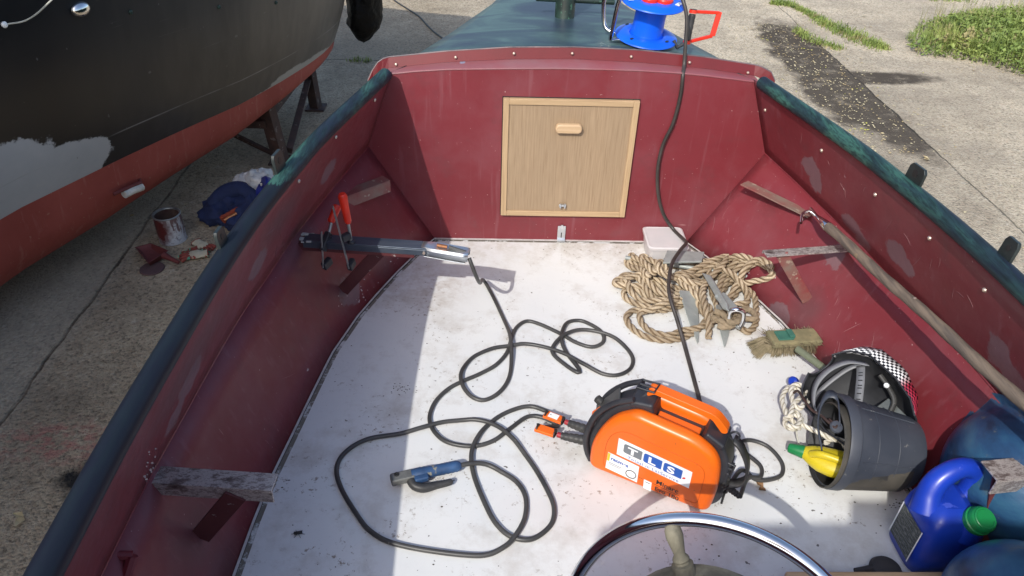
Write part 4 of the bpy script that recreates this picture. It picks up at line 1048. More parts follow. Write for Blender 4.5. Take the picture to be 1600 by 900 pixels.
# dark inner body
mb = MB()
body = arc_out([(-.012,.006,.02), (-.024,.10,.06), (.018,.235,.09), (.105,.300,.03), (.150,.292,.012), (.158,.245,.01), (.285,.235,.01), (.292,.272,.012), (.335,.268,.03), (.378,.20,.05), (.382,.045,.03), (.355,.006,.02)])
mb.prism([(a, b) for a, b in body], W(0,0,0), wX, wZ, -.100, -.024)
obj('black_body', mb, M['black_pl'], wd, bevel=.010, bseg=3)
side = arc_out([(.0,.014,.03), (-.002,.12,.06), (.045,.235,.06), (.112,.285,.02), (.285,.268,.035), (.352,.226,.05), (.366,.12,.05), (.358,.012,.03)])
for nm, y0_, y1_ in (('near', -.034, .012), ('far', -.126, -.090)):
    mb = MB(); mb.prism(side, W(0,0,0), wX, wZ, y0_, y1_); obj('side_cover', mb, M['orange'], wd, bevel=.020, bseg=5)
# embossed panel line on the side
pan = arc_out([(.045,.045,.02), (.045,.165,.05), (.085,.215,.03), (.305,.195,.03), (.325,.17,.02), (.325,.04,.02)])
mb = MB(); mb.tube([W(a, -.0122, b) for a, b in pan], .0010, 6, closed=True)
obj('panel_line', mb, pmat('panel_groove', (.62,.10,.006), (.55,.09,.006), 5, .4), wd)
# front ring, control panel, screen knob
mb = MB(); ring = catmull([W(-.002,.055,.014), W(-.018,.055,.05), W(-.024,.055,.11), W(-.004,.055,.20), W(.042,.055,.268), W(.095,.055,.308)], .01)
for k_, yy in enumerate((.020, .102)):
    mb = MB(); mb.tube([p+wY*(yy-.055) for p in ring], [.0105-.004*abs(i/(len(ring)-1)-.4) for i in range(len(ring))], 12); obj('front_guard', mb, M['black_pl'], wd)
mb = MB(); mb.beam(W(-.016,.061,.165), W(.045,.061,.262), .060, .006, up=V(-1,0,1)); obj('control_panel', mb, pmat('panel_grey', (.05,.05,.05), (.08,.08,.08), 20, .4), wd, bevel=.002)
mb = MB(); mb.beam(W(-.020,.040,.175), W(.000,.040,.205), .022, .006, up=V(-1,0,1)); obj('panel_sticker', mb, M['orange'], wd, bevel=.001)
mb = MB(); mb.lathe([(.013,0),(.012,.016),(.008,.018),(0,.018)], W(-.012,.078,.198), -wX+wZ*.7, 18); obj('knob', mb, M['black_rub'], wd)
mb = MB()
for yy in (.042, .082):
    mb = MB(); mb.lathe([(.018,-.01),(.018,.008),(.014,.010),(.014,0)], W(-.022, yy, .062), -wX, 20); obj('socket', mb, M['black_rub'], wd)
# carrying handle with gap below, shoulders
mb = MB(); mb.prism(arc_out([(.118,.300,.01),(.122,.336,.012),(.310,.318,.02),(.352,.276,.02),(.335,.262,.01),(.300,.300,.01),(.14,.317,.005)]), W(0,0,0), wX, wZ, -.085, -.055)
obj('carry_handle', mb, M['orange'], wd, bevel=.006, bseg=3)
mb = MB(); mb.beam(W(.16,.050,.250), W(.28,.050,.240), .040, .010); obj('top_inlay', mb, M['orange'], wd, bevel=.003)
for a_, b_ in (((.085,.061,.288),(.150,.061,.300)), ((.295,.061,.272),(.350,.061,.245))):
    mb = MB(); mb.beam(W(*a_), W(*b_), .088, .022); obj('shoulder', mb, M['black_pl'], wd, bevel=.008, bseg=3)
# strap hardware
mb = MB(); c0 = W(.118,.062,.332); mb.tube([c0+wX*a+wY*b+wZ*c_ for a, b, c_ in ((-.026,-.02,0),(.022,-.020,.004),(.026,.018,.004),(-.022,.018,0))], .0035, 8, closed=True)
mb.tube([c0+wX*-.024, c0+wX*.024], .0035, 8)
mb.tube(catmull([c0+wX*.0+wY*-.01, c0+wX*.004-wZ*.02, c0+wX*-.01-wZ*.035+wY*-.02, c0+wX*.01-wZ*.04+wY*-.02], .005), .004, 8); obj('strap_hook', mb, M['black_pl'], wd)
mb = MB(); c0 = W(.352,.06,.262); mb.tube(catmull([c0, c0+wX*.012+wZ*.02, c0+wX*.026+wZ*.012, c0+wX*.02-wZ*.012], .004, True), .003, 8, closed=True); obj('strap_ring', mb, M['black_pl'], wd)
mb = MB(); sp = catmull([W(.368,.055,.262), W(.392,.05,.245), W(.418,.045,.20), W(.424,.04,.15), W(.405,.035,.125), W(.388,.03,.12)], .006)
rows_ = [[p-wY*.016, p+wY*.016] for p in sp]; mb.grid(rows_); obj('strap', mb, M['black_rub'], wd, solid=.006)
mb = MB(); c0 = W(.375,.030,.175); mb.tube([c0+wX*a+wZ*b for a, b in ((-.016,-.02),(-.010,.022),(.014,.018),(.010,-.026))], .0035, 8, closed=True); mb.tube([c0+wX*-.014, c0+wX*.013], .003, 8); obj('buckle', mb, M['black_pl'], wd)
mb = MB(); mb.beam(W(.374,.061,.05), W(.378,.061,.16), .075, .008, up=wX)
obj('rear_grille', mb, M['black_pl'], wd, bevel=.002)
for k_ in range(6):
    mb = MB(); zz = .035+k_*.020; mb.beam(W(.384,.028,zz), W(.384,.094,zz), .006, .004); obj('grille_slat', mb, M['black_rub'], wd, smooth=0)
# stickers and lettering on the near side (face at y = -.012)
fy_ = -.0132
def sticker(name, pts, mt, y=fy_):
    mb = MB(); mb.prism(pts, W(0,0,0), wX, wZ, -y-.0006+.0, -y); return obj(name, mb, mt, wd, smooth=0)
sl = (.144-.168)/(.291-.076)
uL = (wX*1.0+wZ*sl).normalized()
def WL_(a, b, y=fy_-.0008): return W(a, y, b)
st1 = sticker('logo_sticker', [(.079,.181),(.080,.116),(.293,.091),(.292,.157)], M['white_pl'])
def quad_mark(name, x0_, x1_, zb, zt, mt, par, y=fy_-.0008, r=.008):
    pts = arc_out([(x0_, zb+sl*x0_, r), (x0_, zt+sl*x0_, r), (x1_, zt+sl*x1_, r*.3), (x1_, zb+sl*x1_, r*.3)], 4)
    mb = MB(); mb.prism(pts, W(0,0,0), wX, wZ, -y-.0004, -y+.0); return obj(name, mb, mt, par, smooth=0)
zB, zT = .1455, .180
quad_mark('logo_block', .097, .151, zB, zT, M['grey_logo'], st1); quad_mark('logo_block', .156, .209, zB, zT, M['blue_logo'], st1); quad_mark('logo_block', .214, .267, zB, zT, M['blue_logo'], st1)
mb = MB(); mb.lathe([(0,0),(.005,0),(.005,.0006),(0,.0006)], W(.274, fy_-.0004, .142+sl*.274+.012), -wY, 12, sc2=.6); obj('logo_dot', mb, M['red_ink'], st1)
for ch, xx in (('T', .110), ('L', .169), ('S', .225)):
    t = text_mb(ch, .033, WL_(xx, zB+.0055+sl*xx, fy_-.0016), uL, wZ, sx=1.38, off=.0013); obj('logo_letter', t, M['white_pl'], st1, smooth=0)
t = text_mb('Totaal in LasService', .0165, WL_(.112, .1275+sl*.112), uL, wZ, sx=1.02, spacing=1.1); obj('logo_text', t, M['blue_logo'], st1, smooth=0)
st2 = sticker('inspection_sticker', [(.055,.111),(.054,.044),(.151,.034),(.149,.100)], M['white_pl'])
t = text_mb('racmes', .0175, WL_(.066, .0895+sl*.03), uL, wZ, sx=1.05, off=.0006); obj('sticker_text', t, M['blue_logo'], st2, smooth=0)
mb = MB(); mb.tube([W(.130+math.cos(a)*.015, fy_-.0008, .058+math.sin(a)*.015) for a in np.linspace(0, 2*math.pi, 30)[:-1]], .0012, 6, closed=True); obj('sticker_dial', mb, M['black_ink'], st2)
mb = MB(); mb.add([W(.0555, fy_-.0009, .110), W(.0550, fy_-.0009, .078), W(.062, fy_-.0009, .077), W(.063, fy_-.0009, .109)], [[0,1,2,3]]); obj('sticker_edge', mb, M['yellow'], st2, smooth=0)
for k_, ll in enumerate((.04, .035)):
    mb = MB(); z_ = .074-k_*.006; mb.add([W(.062, fy_-.0009, z_), W(.062, fy_-.0009, z_-.0018), W(.062+ll, fy_-.0009, z_-.0018+sl*ll), W(.062+ll, fy_-.0009, z_+sl*ll)], [[0,1,2,3]]); obj('sticker_line', mb, M['grey_logo'], st2, smooth=0)
st3 = sticker('small_tag', [(.169,.058),(.171,.022),(.194,.020),(.192,.056)], M['white_pl'])
mb = MB(); mb.add([W(.174, fy_-.0009, .0525), W(.174, fy_-.0009, .0505), W(.188, fy_-.0009, .0490), W(.188, fy_-.0009, .051)], [[0,1,2,3]]); obj('tag_line', mb, M['black_ink'], st3, smooth=0)
t = text_mb('Minarc', .0235, W(.203, fy_-.0004, .0610), uL, wZ, sx=1.02, off=.0004); obj('model_text', t, M['black_ink'], wd, smooth=0)
t = text_mb('Evo 180', .0215, W(.203, fy_-.0004, .0335), uL, wZ, sx=1.02, off=.0004); obj('model_text', t, M['black_ink'], wd, smooth=0)
mb = MB()
for (a, b) in (((.151,.0590),(.169,.0570)), ((.194,.0560),(.276,.0468))):
    mb = MB(); mb.add([W(a[0], fy_+.0004, a[1]), W(a[0], fy_+.0004, a[1]-.0013), W(b[0], fy_+.0004, b[1]-.0013), W(b[0], fy_+.0004, b[1])], [[0,1,2,3]]); obj('rule_line', mb, M['black_ink'], wd, smooth=0)
# mains lead at the back
mb = MB(); g0 = W(.372,.028,.115); g1 = W(.425,.018,.100); n_ = 14
pts = [lerp(g0, g1, i/n_) for i in range(n_+1)]; mb.tube(pts, [(.012-.003*i/n_)*(1 if i % 2 else .80) for i in range(n_+1)], 14); obj('strain_relief', mb, M['black_rub'], wd)
mb = MB(); loop = catmull([g1, at(1168,748,.06), at(1188,745,.022), at(1188,728,.012), at(1165,708,.014), at(1152,694,.02), at(1172,688,.012), at(1200,698,.007), at(1221,722,.007), at(1221,742,.007), at(1200,750,.010), at(1180,749,.014), at(1158,735,.03), W(.385,.06,.05)], .006)
mb.tube(loop, .0062, 12); obj('mains_lead', mb, M['cable'], wd)

# ================================================================== welding cables
RC = .0070
A_px = [(895,660),(880,652),(862,645),(830,634),(800,640),(772,655),(750,678),(737,707),(740,740),(757,784),(775,817),(800,838),(832,841),(860,820),(866,795),(857,768),(832,725),(800,685),(770,664),(735,656),(690,661),(635,675),(575,685),(540,705),(526,730),(533,762),(560,807),(580,830),(612,847),(675,860),(750,867),(785,857),(805,838),(820,809),(821,775),(805,750),(775,733),(745,727),(722,726)]
B_px = [(910,688),(895,678),(875,665),(850,652),(825,650),(798,668),(770,688),(737,696),(700,690),(679,674),(671,652),(680,627),(700,607),(722,595),(750,583),(775,569),(792,550),(798,532),(806,512),(822,501),(842,505),(875,520),(900,534),(925,541),(942,534),(942,521),(930,510),(907,500),(887,504),(878,520),(878,536),(888,554),(905,576),(903,581),(886,571),(864,552),(866,540),(882,525),(905,517),(928,518),(955,526),(978,542),(989,560),(984,576),(965,585),(942,583),(912,570),(883,555),(850,543),(820,538),(798,541),(765,546),(738,558),(721,582),(723,603),(736,619),(757,624),(780,612),(795,590),(799,560),(795,520),(778,478),(758,440),(735,407)]
def fl(px): return [at(a, b, .01) for a, b in px]
Bp = catmull(fl(B_px), .008); Ap = catmull(fl(A_px), .008)
Bz, Az = lay([Bp, Ap], RC, gap=.06, lift=1.9)
# ends rise to the plugs / clamp / holder
def rise(path, p_end, n_, at_start):
    L_ = len(path)
    for i in range(n_):
        t = 1-i/n_; t = t*t*(3-2*t); j = i if at_start else L_-1-i
        path[j] = V(lerp(path[j].x, p_end[j if False else 0], 0), path[j].y, path[j].z)*(1) if False else path[j]
    return path
plugA = W(-.100,.082,.050); plugB = W(-.100,.042,.050)
def join_end(path, end, tang, k, drop=.012):
    """replace the first k samples by a curve that leaves `end` along `tang`"""
    e = path[k]; nx_ = (path[k+6]-path[k]).normalized(); L_ = (e-end).length
    out = []
    for i in range(int(L_/.006)+2):
        t = i/(int(L_/.006)+2); a = end; b = end+tang*L_*.45; c_ = e-nx_*L_*.45; d_ = e
        out.append(a*(1-t)**3+b*3*t*(1-t)**2+c_*3*t*t*(1-t)+d_*t**3)
    return out+path[k:]
Az = join_end(Az, W(-.165,.092,.050), -wX, 12); Bz = join_end(Bz, W(-.165,.030,.048), -wX, 12)
hold_px = (722,726)
hp0 = at(720,727,.026); hp1 = at(640,744,.026); hd = (hp1-hp0); hd.z = 0; hd.normalize()
Az = join_end(Az[::-1], hp0, -hd, 14)[::-1]
clampE = at(733,403,.325)
Bz = join_end(Bz[::-1], clampE, V(.35,-.55,-.75).normalized(), 26)[::-1]
def hold_frame(): return hd, hd.cross(V(0,0,1)).normalized()
ec = thing('electrode_lead', (Az[200].x, Az[200].y, 0), 'black welding cable with blue electrode holder looping over the floor', 'welding cable')
mb = MB(); mb.tube(Az, RC, 14); obj('cable', mb, M['cable'], ec)
hx_, hy_ = hd, V(0,0,1).cross(hd).normalized()      # hy_: to the left of the jaw direction
def Hh(a, b, c_): return hp0+hx_*a+hy_*b+V(0,0,c_)
mb = MB(); n_ = 22
pts = [Hh(i/n_*.145, 0, 0) for i in range(n_+1)]; mb.tube(pts, [interp(i/n_, [0,.04,.1,.6,.8,1], [.010,.0155,.017,.017,.020,.018])*(1-.05*(i%2)) for i in range(n_+1)], 16)
obj('holder_grip', mb, M['holder_blue'], ec, smooth=50)
mb = MB(); mb.beam(Hh(.135,0,.002), Hh(.205,.002,.002), .034, .024); obj('jaw', mb, M['grey_metal'], ec, bevel=.006)
mb = MB(); q = Hh(.186,-.004,.012); mb.lathe([(.0075,0),(.0075,.004),(.0045,.005),(.003,.002),(0,.002)], q, V(0,0,1), 16); obj('jaw_hole', mb, M['black_ink'], ec)
mb = MB(); pts = catmull([Hh(.150,.016,.0), Hh(.142,.034,-.004), Hh(.118,.046,-.008), Hh(.085,.046,-.008), Hh(.055,.046,-.008), Hh(.035,.044,-.008)], .006)
mb.tube(pts, [interp(i/(len(pts)-1), [0,.3,.7,.95,1], [.013,.014,.0105,.0095,.006]) for i in range(len(pts))], 14); obj('trigger_lever', mb, M['black_rub'], ec, smooth=60)
mb = MB(); mb.beam(Hh(.098,.020,.004), Hh(.140,.022,.004), .020, .020); obj('lever_pivot', mb, M['holder_blue'], ec, bevel=.006)
def plug(root, end, sticker_mt=None):
    y_ = end
    mb = MB(); a = W(-.022, y_, .062); b = W(-.105, y_+(.008 if y_ > .06 else -.010), .052); n_ = 16
    mb.tube([lerp(a, b, i/n_) for i in range(n_+1)], [(.0165-.005*i/n_)*(.90 if i % 3 == 0 else 1) for i in range(n_+1)], 16); obj('plug', mb, M['black_rub'], root)
    c0 = lerp(a, b, 1.0); c1 = W(-.165, .092 if y_ > .06 else .030, .050)
    mb = MB(); mb.tube([lerp(c0, c1, -.03), lerp(c0, c1, .22)], .0085, 12); obj('red_ring', mb, pmat('red_collar', (.35,.02,.03), (.3,.02,.03), 10, .4), root)
    mb = MB(); mb.beam(lerp(c0, c1, .35), lerp(c0, c1, 1.4), .030, .011); mb_o = obj('cable_tag', mb, M['orange'], root, bevel=.003)
    if y_ > .06:
        mb = MB(); mb.beam(lerp(c0, c1, .62)+V(0,0,.006), lerp(c0, c1, 1.15)+V(0,0,.006), .020, .0012); obj('tag_paper', mb, M['white_pl'], mb_o, smooth=0)
    for f_ in (.35, 1.3):
        p = lerp(c0, c1, f_); d_ = (c1-c0).normalized(); s1 = d_.cross(V(0,0,1)).normalized()
        mb = MB(); mb.tube([p+s1*math.cos(a)*.0125+V(0,0,1)*math.sin(a)*.0105 for a in np.linspace(0, 2*math.pi, 16)[:-1]], .0028, 6, closed=True); mb.box(p+V(0,0,.013), (.007,.007,.007)); obj('cable_tie', mb, M['black_ink'], root)
plug(ec, .082)
ea = thing('earth_lead', (Bz[200].x, Bz[200].y, 0), 'black earth cable running from the welding machine up to a metal clamp', 'welding cable')
mb = MB(); mb.tube(Bz, RC*.98, 14); obj('cable', mb, M['cable'], ea)
plug(ea, .042)
# earth clamp: folded sheet jaws biting the bar
k0 = at(660,384,.350); k1 = at(733,396,.338); kd = (k1-k0).normalized(); ks = kd.cross(V(0,0,1)).normalized(); ku = ks.cross(kd).normalized()
mb = MB(); L_ = (k1-k0).length
sec = [(-.024,-.022),(-.026,.004),(-.021,.010),(-.014,.010)]; sec2 = [(.014,.010),(.021,.010),(.026,.004),(.024,-.022)]
mb = MB(); rows_ = []
for i in range(9):
    t = i/8; wdt = interp(t, [0,.25,.8,1], [.7,1,1,.95]); rows_.append([k0+kd*(t*L_)+ks*(a*wdt)+ku*b for a, b in ((-.024,-.020),(-.026,.000),(-.022,.008),(-.010,.004 if .3 < t < .97 else .010),(.010,.004 if .3 < t < .97 else .010),(.022,.008),(.026,.000),(.024,-.020))])
mb.grid(rows_); obj('clamp_top', mb, M['steel_bright'], ea, solid=.002, smooth=25)
mb = MB(); mb.beam(k0+kd*.01-ku*.028, k0+kd*(L_*.95)-ku*.030, .044, .003); obj('clamp_bottom', mb, M['steel_bright'], ea, bevel=.001)
mb = MB(); mb.tube([k0+kd*.05+ku*.013, k0+kd*.085+ku*.012], .006, 8); obj('braid', mb, M['copper'], ea)
mb = MB(); mb.tube([k0+kd*.09+ku*.012, k1+ku*.0], .0068, 10); obj('cable_core', mb, M['cable'], ea)
mb = MB(); mb.tube([k0+kd*.012-ks*.03-ku*.01, k0+kd*.012+ks*.03-ku*.01], .005, 10); obj('pivot_pin', mb, M['brass'], ea)
# bar clamped on the bracket
ba = at(476,371,.352); bb_ = at(668,384,.352)
mb = MB(); d_ = (bb_-ba).normalized(); mb.beam(ba, bb_, .050, .005); s_ = d_.cross(V(0,0,1)).normalized(); mb.box((ba+bb_)/2+s_*.0225-V(0,0,.014), ((bb_-ba).length, .005, .022), (d_, s_, V(0,0,1)))
tag(obj('steel_bar', mb, M['dark_steel'], bevel=.0015), 'new dark blue grey steel angle bar clamped over a bench bracket', 'steel bar')
mb = MB(); 
for k_ in range(9):
    a = ba+V(random.uniform(-.012,.02), random.uniform(-.03,.03), random.uniform(-.004,.006)); mb.box(a, (random.uniform(.008,.018), random.uniform(.006,.016), .004), None)
tag(obj('weld_scale', mb, M['zinc'], boat if False else None, smooth=0), 'whitish weld residue at the hull end of the dark steel bar', 'weld residue')
# screw clamps
def fclamp(t0, screw_top, grip_bot, grip_top, jaw_low, rail_top, label):
    t = thing('screw_clamp', tuple(t0), label, 'clamp', group='red handled screw clamps')
    ax = (screw_top-t0).normalized()
    mb = MB(); mb.tube([t0, screw_top], .0055, 10); obj('screw', mb, M['steel'], t)
    mb = MB(); n_ = 12; mb.tube([lerp(grip_bot, grip_top, i/n_) for i in range(n_+1)], [interp(i/n_, [0,.08,.5,.92,1], [.009,.0125,.0135,.0155,.011]) for i in range(n_+1)], 18); obj('grip', mb, M['red_pl'], t)
    mb = MB(); mb.lathe([(0,0),(.013,0),(.013,.006),(.008,.010),(0,.010)], t0, ax, 16); obj('pad', mb, M['black_pl'], t)
    rail_bot = jaw_low+V(0,.0,-.01)
    mb = MB(); mb.beam(rail_bot, rail_top, .012, .0045, up=V(1,0,0)); obj('clamp_rail', mb, M['steel'], t, bevel=.001)
    mb = MB(); m_ = lerp(rail_bot, rail_top, .55); mb.beam(lerp(rail_bot, rail_top, .48), lerp(t0, screw_top, .35), .020, .026, up=V(0,0,1)); obj('sliding_arm', mb, M['black_pl'], t, bevel=.004)
    mb = MB(); mb.beam(rail_bot, V(t0.x, t0.y, jaw_low.z), .020, .030, up=V(0,0,1)); obj('fixed_jaw', mb, M['black_pl'], t, bevel=.005)
tz_ = .357
c0 = at(549,379,tz_); fclamp(c0, c0+V(-.004,.003,.085), c0+V(-.003,.002,.075), c0+V(-.012,.002,.185), V(c0.x-.01, c0.y-.035, .285), V(c0.x-.045, c0.y-.005, .50), 'red handled screw clamp standing upright on the steel bar, nearer the bulkhead door')
c1 = at(512,372,tz_); fclamp(c1, c1+V(.012,.035,.045), c1+V(.008,.035,.040), c1+V(.030,.075,.085), V(c1.x-.02, c1.y-.035, .270), V(c1.x-.01, c1.y-.03, .40), 'red handled screw clamp leaning low behind the upright one')

# ================================================================== cable reel on the foredeck
def deckz(x, y):
    hw = interp(y, DY, DX); return .797-(x/max(hw,.01))**2*.048*(hw/.62)-.012*y
q = at(1009, 60, .80)
rl = thing('cable_reel', (q.x, q.y, .79), 'bright blue cable reel with red sockets standing on the green foredeck', 'cable reel')
ax = V(.06, -.10, 1).normalized(); o_ = V(q.x, q.y, .812)
def flange(name, o, r, flip=1):
    mb = MB(); mb.lathe([(.062,0),(.070,.010*flip),(.080,.014*flip),(.105,.008*flip),(r-.008,.003*flip),(r,.000),(r+.002,-.004*flip),(r-.002,-.008*flip),(.07,-.006*flip),(.062,-.006*flip)], o, ax, 56); return obj(name, mb, M['blue_pl'], rl, smooth=40)
fl0 = flange('lower_flange', o_, .122); HT = .138
mb = MB(); mb.lathe([(.066,.0),(.062,.018),(.060,HT*.5),(.062,HT-.015),(.068,HT)], o_, ax, 48); obj('drum', mb, M['blue_pl'], rl)
o2 = o_+ax*HT; fl1 = flange('upper_flange', o2, .124, 1)
mb = MB(); mb.lathe([(0,.012),(.070,.012),(.074,.008),(.078,.0)], o2, ax, 40); obj('socket_plate', mb, M['blue_pl'], rl)
ua_ = V(1,0,0); ua_ = (ua_-ax*ua_.dot(ax)).normalized(); va_ = ax.cross(ua_)
for ang in (-150, -60, 30, 120):
    c0 = o_+(ua_*math.cos(math.radians(ang+15))+va_*math.sin(math.radians(ang+15)))*.098+ax*.0105
    mb = MB(); mb.lathe([(0,.0),(.010,.0),(.010,.0012),(0,.0012)], c0, ax, 14, sc2=.55); obj('slot_hole', mb, M['black_ink'], fl0)
for k_, (aa, rr) in enumerate(((-125, .040), (-45, .046), (90, .045))):
    c0 = o2+(ua_*math.cos(math.radians(aa))+va_*math.sin(math.radians(aa)))*rr+ax*.012
    mb = MB(); mb.lathe([(.034,0),(.034,.010),(.031,.014),(.027,.014),(.026,.004),(0,.004)], c0, ax, 30); sk = obj('power_socket', mb, M['red_pl'], rl)
    if k_ == 0:
        mb = MB(); mb.box(c0+ax*.022, (.030,.022,.030), (ua_, va_, ax)); obj('plug_head', mb, M['black_pl'], sk, bevel=.004)
    else:
        mb = MB(); mb.lathe([(0,.018),(.020,.018),(.027,.014),(.028,.008)], c0+ua_*.004+va_*.008, (ax+va_*.15), 26); obj('socket_lid', mb, M['lid_blue'], sk)
for aa, sz in ((-165,.026), (-28,.020)):
    c0 = o2+(ua_*math.cos(math.radians(aa))+va_*math.sin(math.radians(aa)))*.100+ax*.0112
    uu = (ua_*math.cos(math.radians(aa+80))+va_*math.sin(math.radians(aa+80))); vv_ = ax.cross(uu)
    mb = MB(); mb.prism([(-sz,-.011),(-sz*.2,-.006),(sz,-.012),(sz*.8,.010),(-sz*.9,.009)], c0, uu, vv_, 0, .0008); obj('white_label', mb, M['white_pl'], fl1, smooth=0)
# chrome stand
s0 = at(955,76,.800); s1 = at(962,6,.98)
def bentpipe(name, pts, r, mt, par=rl): mb = MB(); mb.tube(catmull(pts, .008), r, 12); obj(name, mb, mt, par, smooth=70)
bx = V(-.0,0,0)
P0 = V(q.x-.150, q.y-.055, .806); P1 = V(q.x-.135, q.y-.05, .93); P2 = V(q.x-.115, q.y-.04, 1.03); P3 = V(q.x-.15, q.y+.06, 1.04); P4 = V(q.x-.172, q.y+.06, .93); P5 = V(q.x-.162, q.y+.05, .835); P6 = V(q.x-.13, q.y+.03, .812); P7 = V(q.x-.06, q.y+.03, .808)
bentpipe('stand_tube', [P0, P1, P2, (P2+P3)/2+V(0,0,.02), P3, P4, P5, P6, P7], .0085, M['chrome'])
bentpipe('stand_tube', [P0, P0+V(.05,.01,0), V(q.x+.0, q.y-.085, .797), V(q.x+.09, q.y-.05, .797)], .006, M['chrome'])
# crank
g0 = aty(1083, 18, q.y-.03); g1 = aty(1073, 66, q.y-.05); e0 = aty(1124, 20, q.y+.0); e1 = aty(1113, 56, q.y-.02)
mb = MB(); n_ = 10; mb.tube([lerp(g0, g1, .08+.84*i/n_) for i in range(n_+1)], [.0135 if i % 2 else .0125 for i in range(n_+1)], 16); crk = obj('crank_grip', mb, M['black_rub'], rl)
for a_ in (g0, g1):
    mb = MB(); d_ = (g0-g1).normalized(); mb.tube([a_-d_*.006, a_+d_*.006], .0155, 16); obj('grip_collar', mb, M['red_pl'], crk)
mb = MB(); mb.tube([g0+(g0-g1).normalized()*.0065, g0+(g0-g1).normalized()*.009], .013, 16); obj('grip_cap', mb, M['black_rub'], crk)
mb = MB(); mb.beam(g0, e0, .012, .012); mb.beam(e0+V(0,0,.004), e1, .020, .012, up=V(0,1,0)); mb.beam(e1, g1, .012, .012)
obj('crank_arm', mb, M['red_pl'], rl, bevel=.003)
mb = MB(); mb.tube([g1, aty(1058, 74, q.y-.06), V(q.x+.10, q.y-.05, .81)], .008, 10); obj('crank_axle', mb, M['black_pl'], rl)

# power cable from reel to welder
pc = [V(q.x+.125, q.y-.02, .99), aty(1060,-14,.14), aty(1067,0,.10), aty(1073,28,.075), aty(1071,70,.050), aty(1069,100,.035), aty(1067,118,-.004), aty(1063,150,-.012), aty(1052,192,-.018), aty(1036,226,-.022), aty(1028,262,-.026), aty(1028,300,-.030), aty(1036,333,-.034), aty(1052,358,-.05), at(1068,374,.10), at(1072,380,.118), at(1062,392,.135), at(1050,412,.135), at(1045,440,.13), at(1047,465,.12), at(1058,500,.075), at(1071,545,.022), at(1084,592,.009), at(1094,630,.009), at(1098,655,.009)]
mb = MB(); mb.tube(catmull(pc, .008), .0072, 12)
tag(obj('power_cable', mb, M['power_cable'], smooth=60), 'thin black power cable hanging from the blue reel down the bulkhead to the floor', 'cable')

# ================================================================== anchor and rope
ZO = (940, 340, 4.09)
def z2(x, y, z): return at(ZO[0]+x/ZO[2], ZO[1]+y/ZO[2], z)
an_ = thing('anchor', tuple(z2(600, 400, 0)), 'grey galvanised anchor with pointed flukes tangled in the rope coil', 'anchor')
sa, sb = z2(152,256,.03), z2(1062,395,.035)
mb = MB(); mb.tube([sa, sb], .0095, 14); obj('stock', mb, M['anchor'], an_)
def blade3(name, base1, base2, tip, th=.007):
    mb = MB(); nrm = (base2-base1).cross(tip-base1).normalized(); m_ = (base1+base2)/2
    a = [base1, lerp(base1, tip, .72)+(base1-m_)*.10, tip, lerp(base2, tip, .72)+(base2-m_)*.10, base2]
    mb.add([p+nrm*th/2 for p in a]+[p-nrm*th/2 for p in a], [[0,1,2,3,4],[9,8,7,6,5]]+[[i, (i+1)%5, 5+(i+1)%5, 5+i] for i in range(5)])
    obj(name, mb, M['anchor'], an_, bevel=.002)
blade3('fluke', z2(500,470,.065), z2(605,480,.045), z2(614,792,.010))
blade3('fluke', z2(735,560,.060), z2(835,590,.040), z2(787,818,.008))
mb = MB(); mb.prism([(0,0),(1,0),(1,.6),(.75,1),(0,1)], z2(640,352,.070), z2(775,585,.115)-z2(640,352,.070), (z2(700,372,.10)-z2(640,352,.07)), -.007, .007); mb.beam(z2(750,490,.110), z2(850,600,.100), .045, .016); obj('shank', mb, M['anchor'], an_, bevel=.006)
mb = MB(); mb.prism([(0,0),(1,0),(1.04,.8),(.05,1)], z2(390,292,.075), z2(640,285,.075)-z2(390,292,.075), z2(405,215,.075)-z2(390,292,.075), -.005, .005); obj('crown_plate', mb, M['anchor'], an_, bevel=.003)
mb = MB(); mb.beam(z2(400,275,.055), z2(490,292,.065), .02, .03); obj('crown_web', mb, M['anchor'], an_, bevel=.003)
mb = MB(); mb.tube(catmull([z2(815,640,.085), z2(822,600,.115), z2(862,588,.13), z2(902,602,.12), z2(905,645,.09), z2(885,690,.06)], .006), .0085, 12); obj('shackle_bow', mb, M['chrome'], an_, smooth=70)
mb = MB(); mb.tube([z2(885,680,.055), z2(868,705,.045)], .012, 14); obj('shackle_pin', mb, M['steel'], an_)
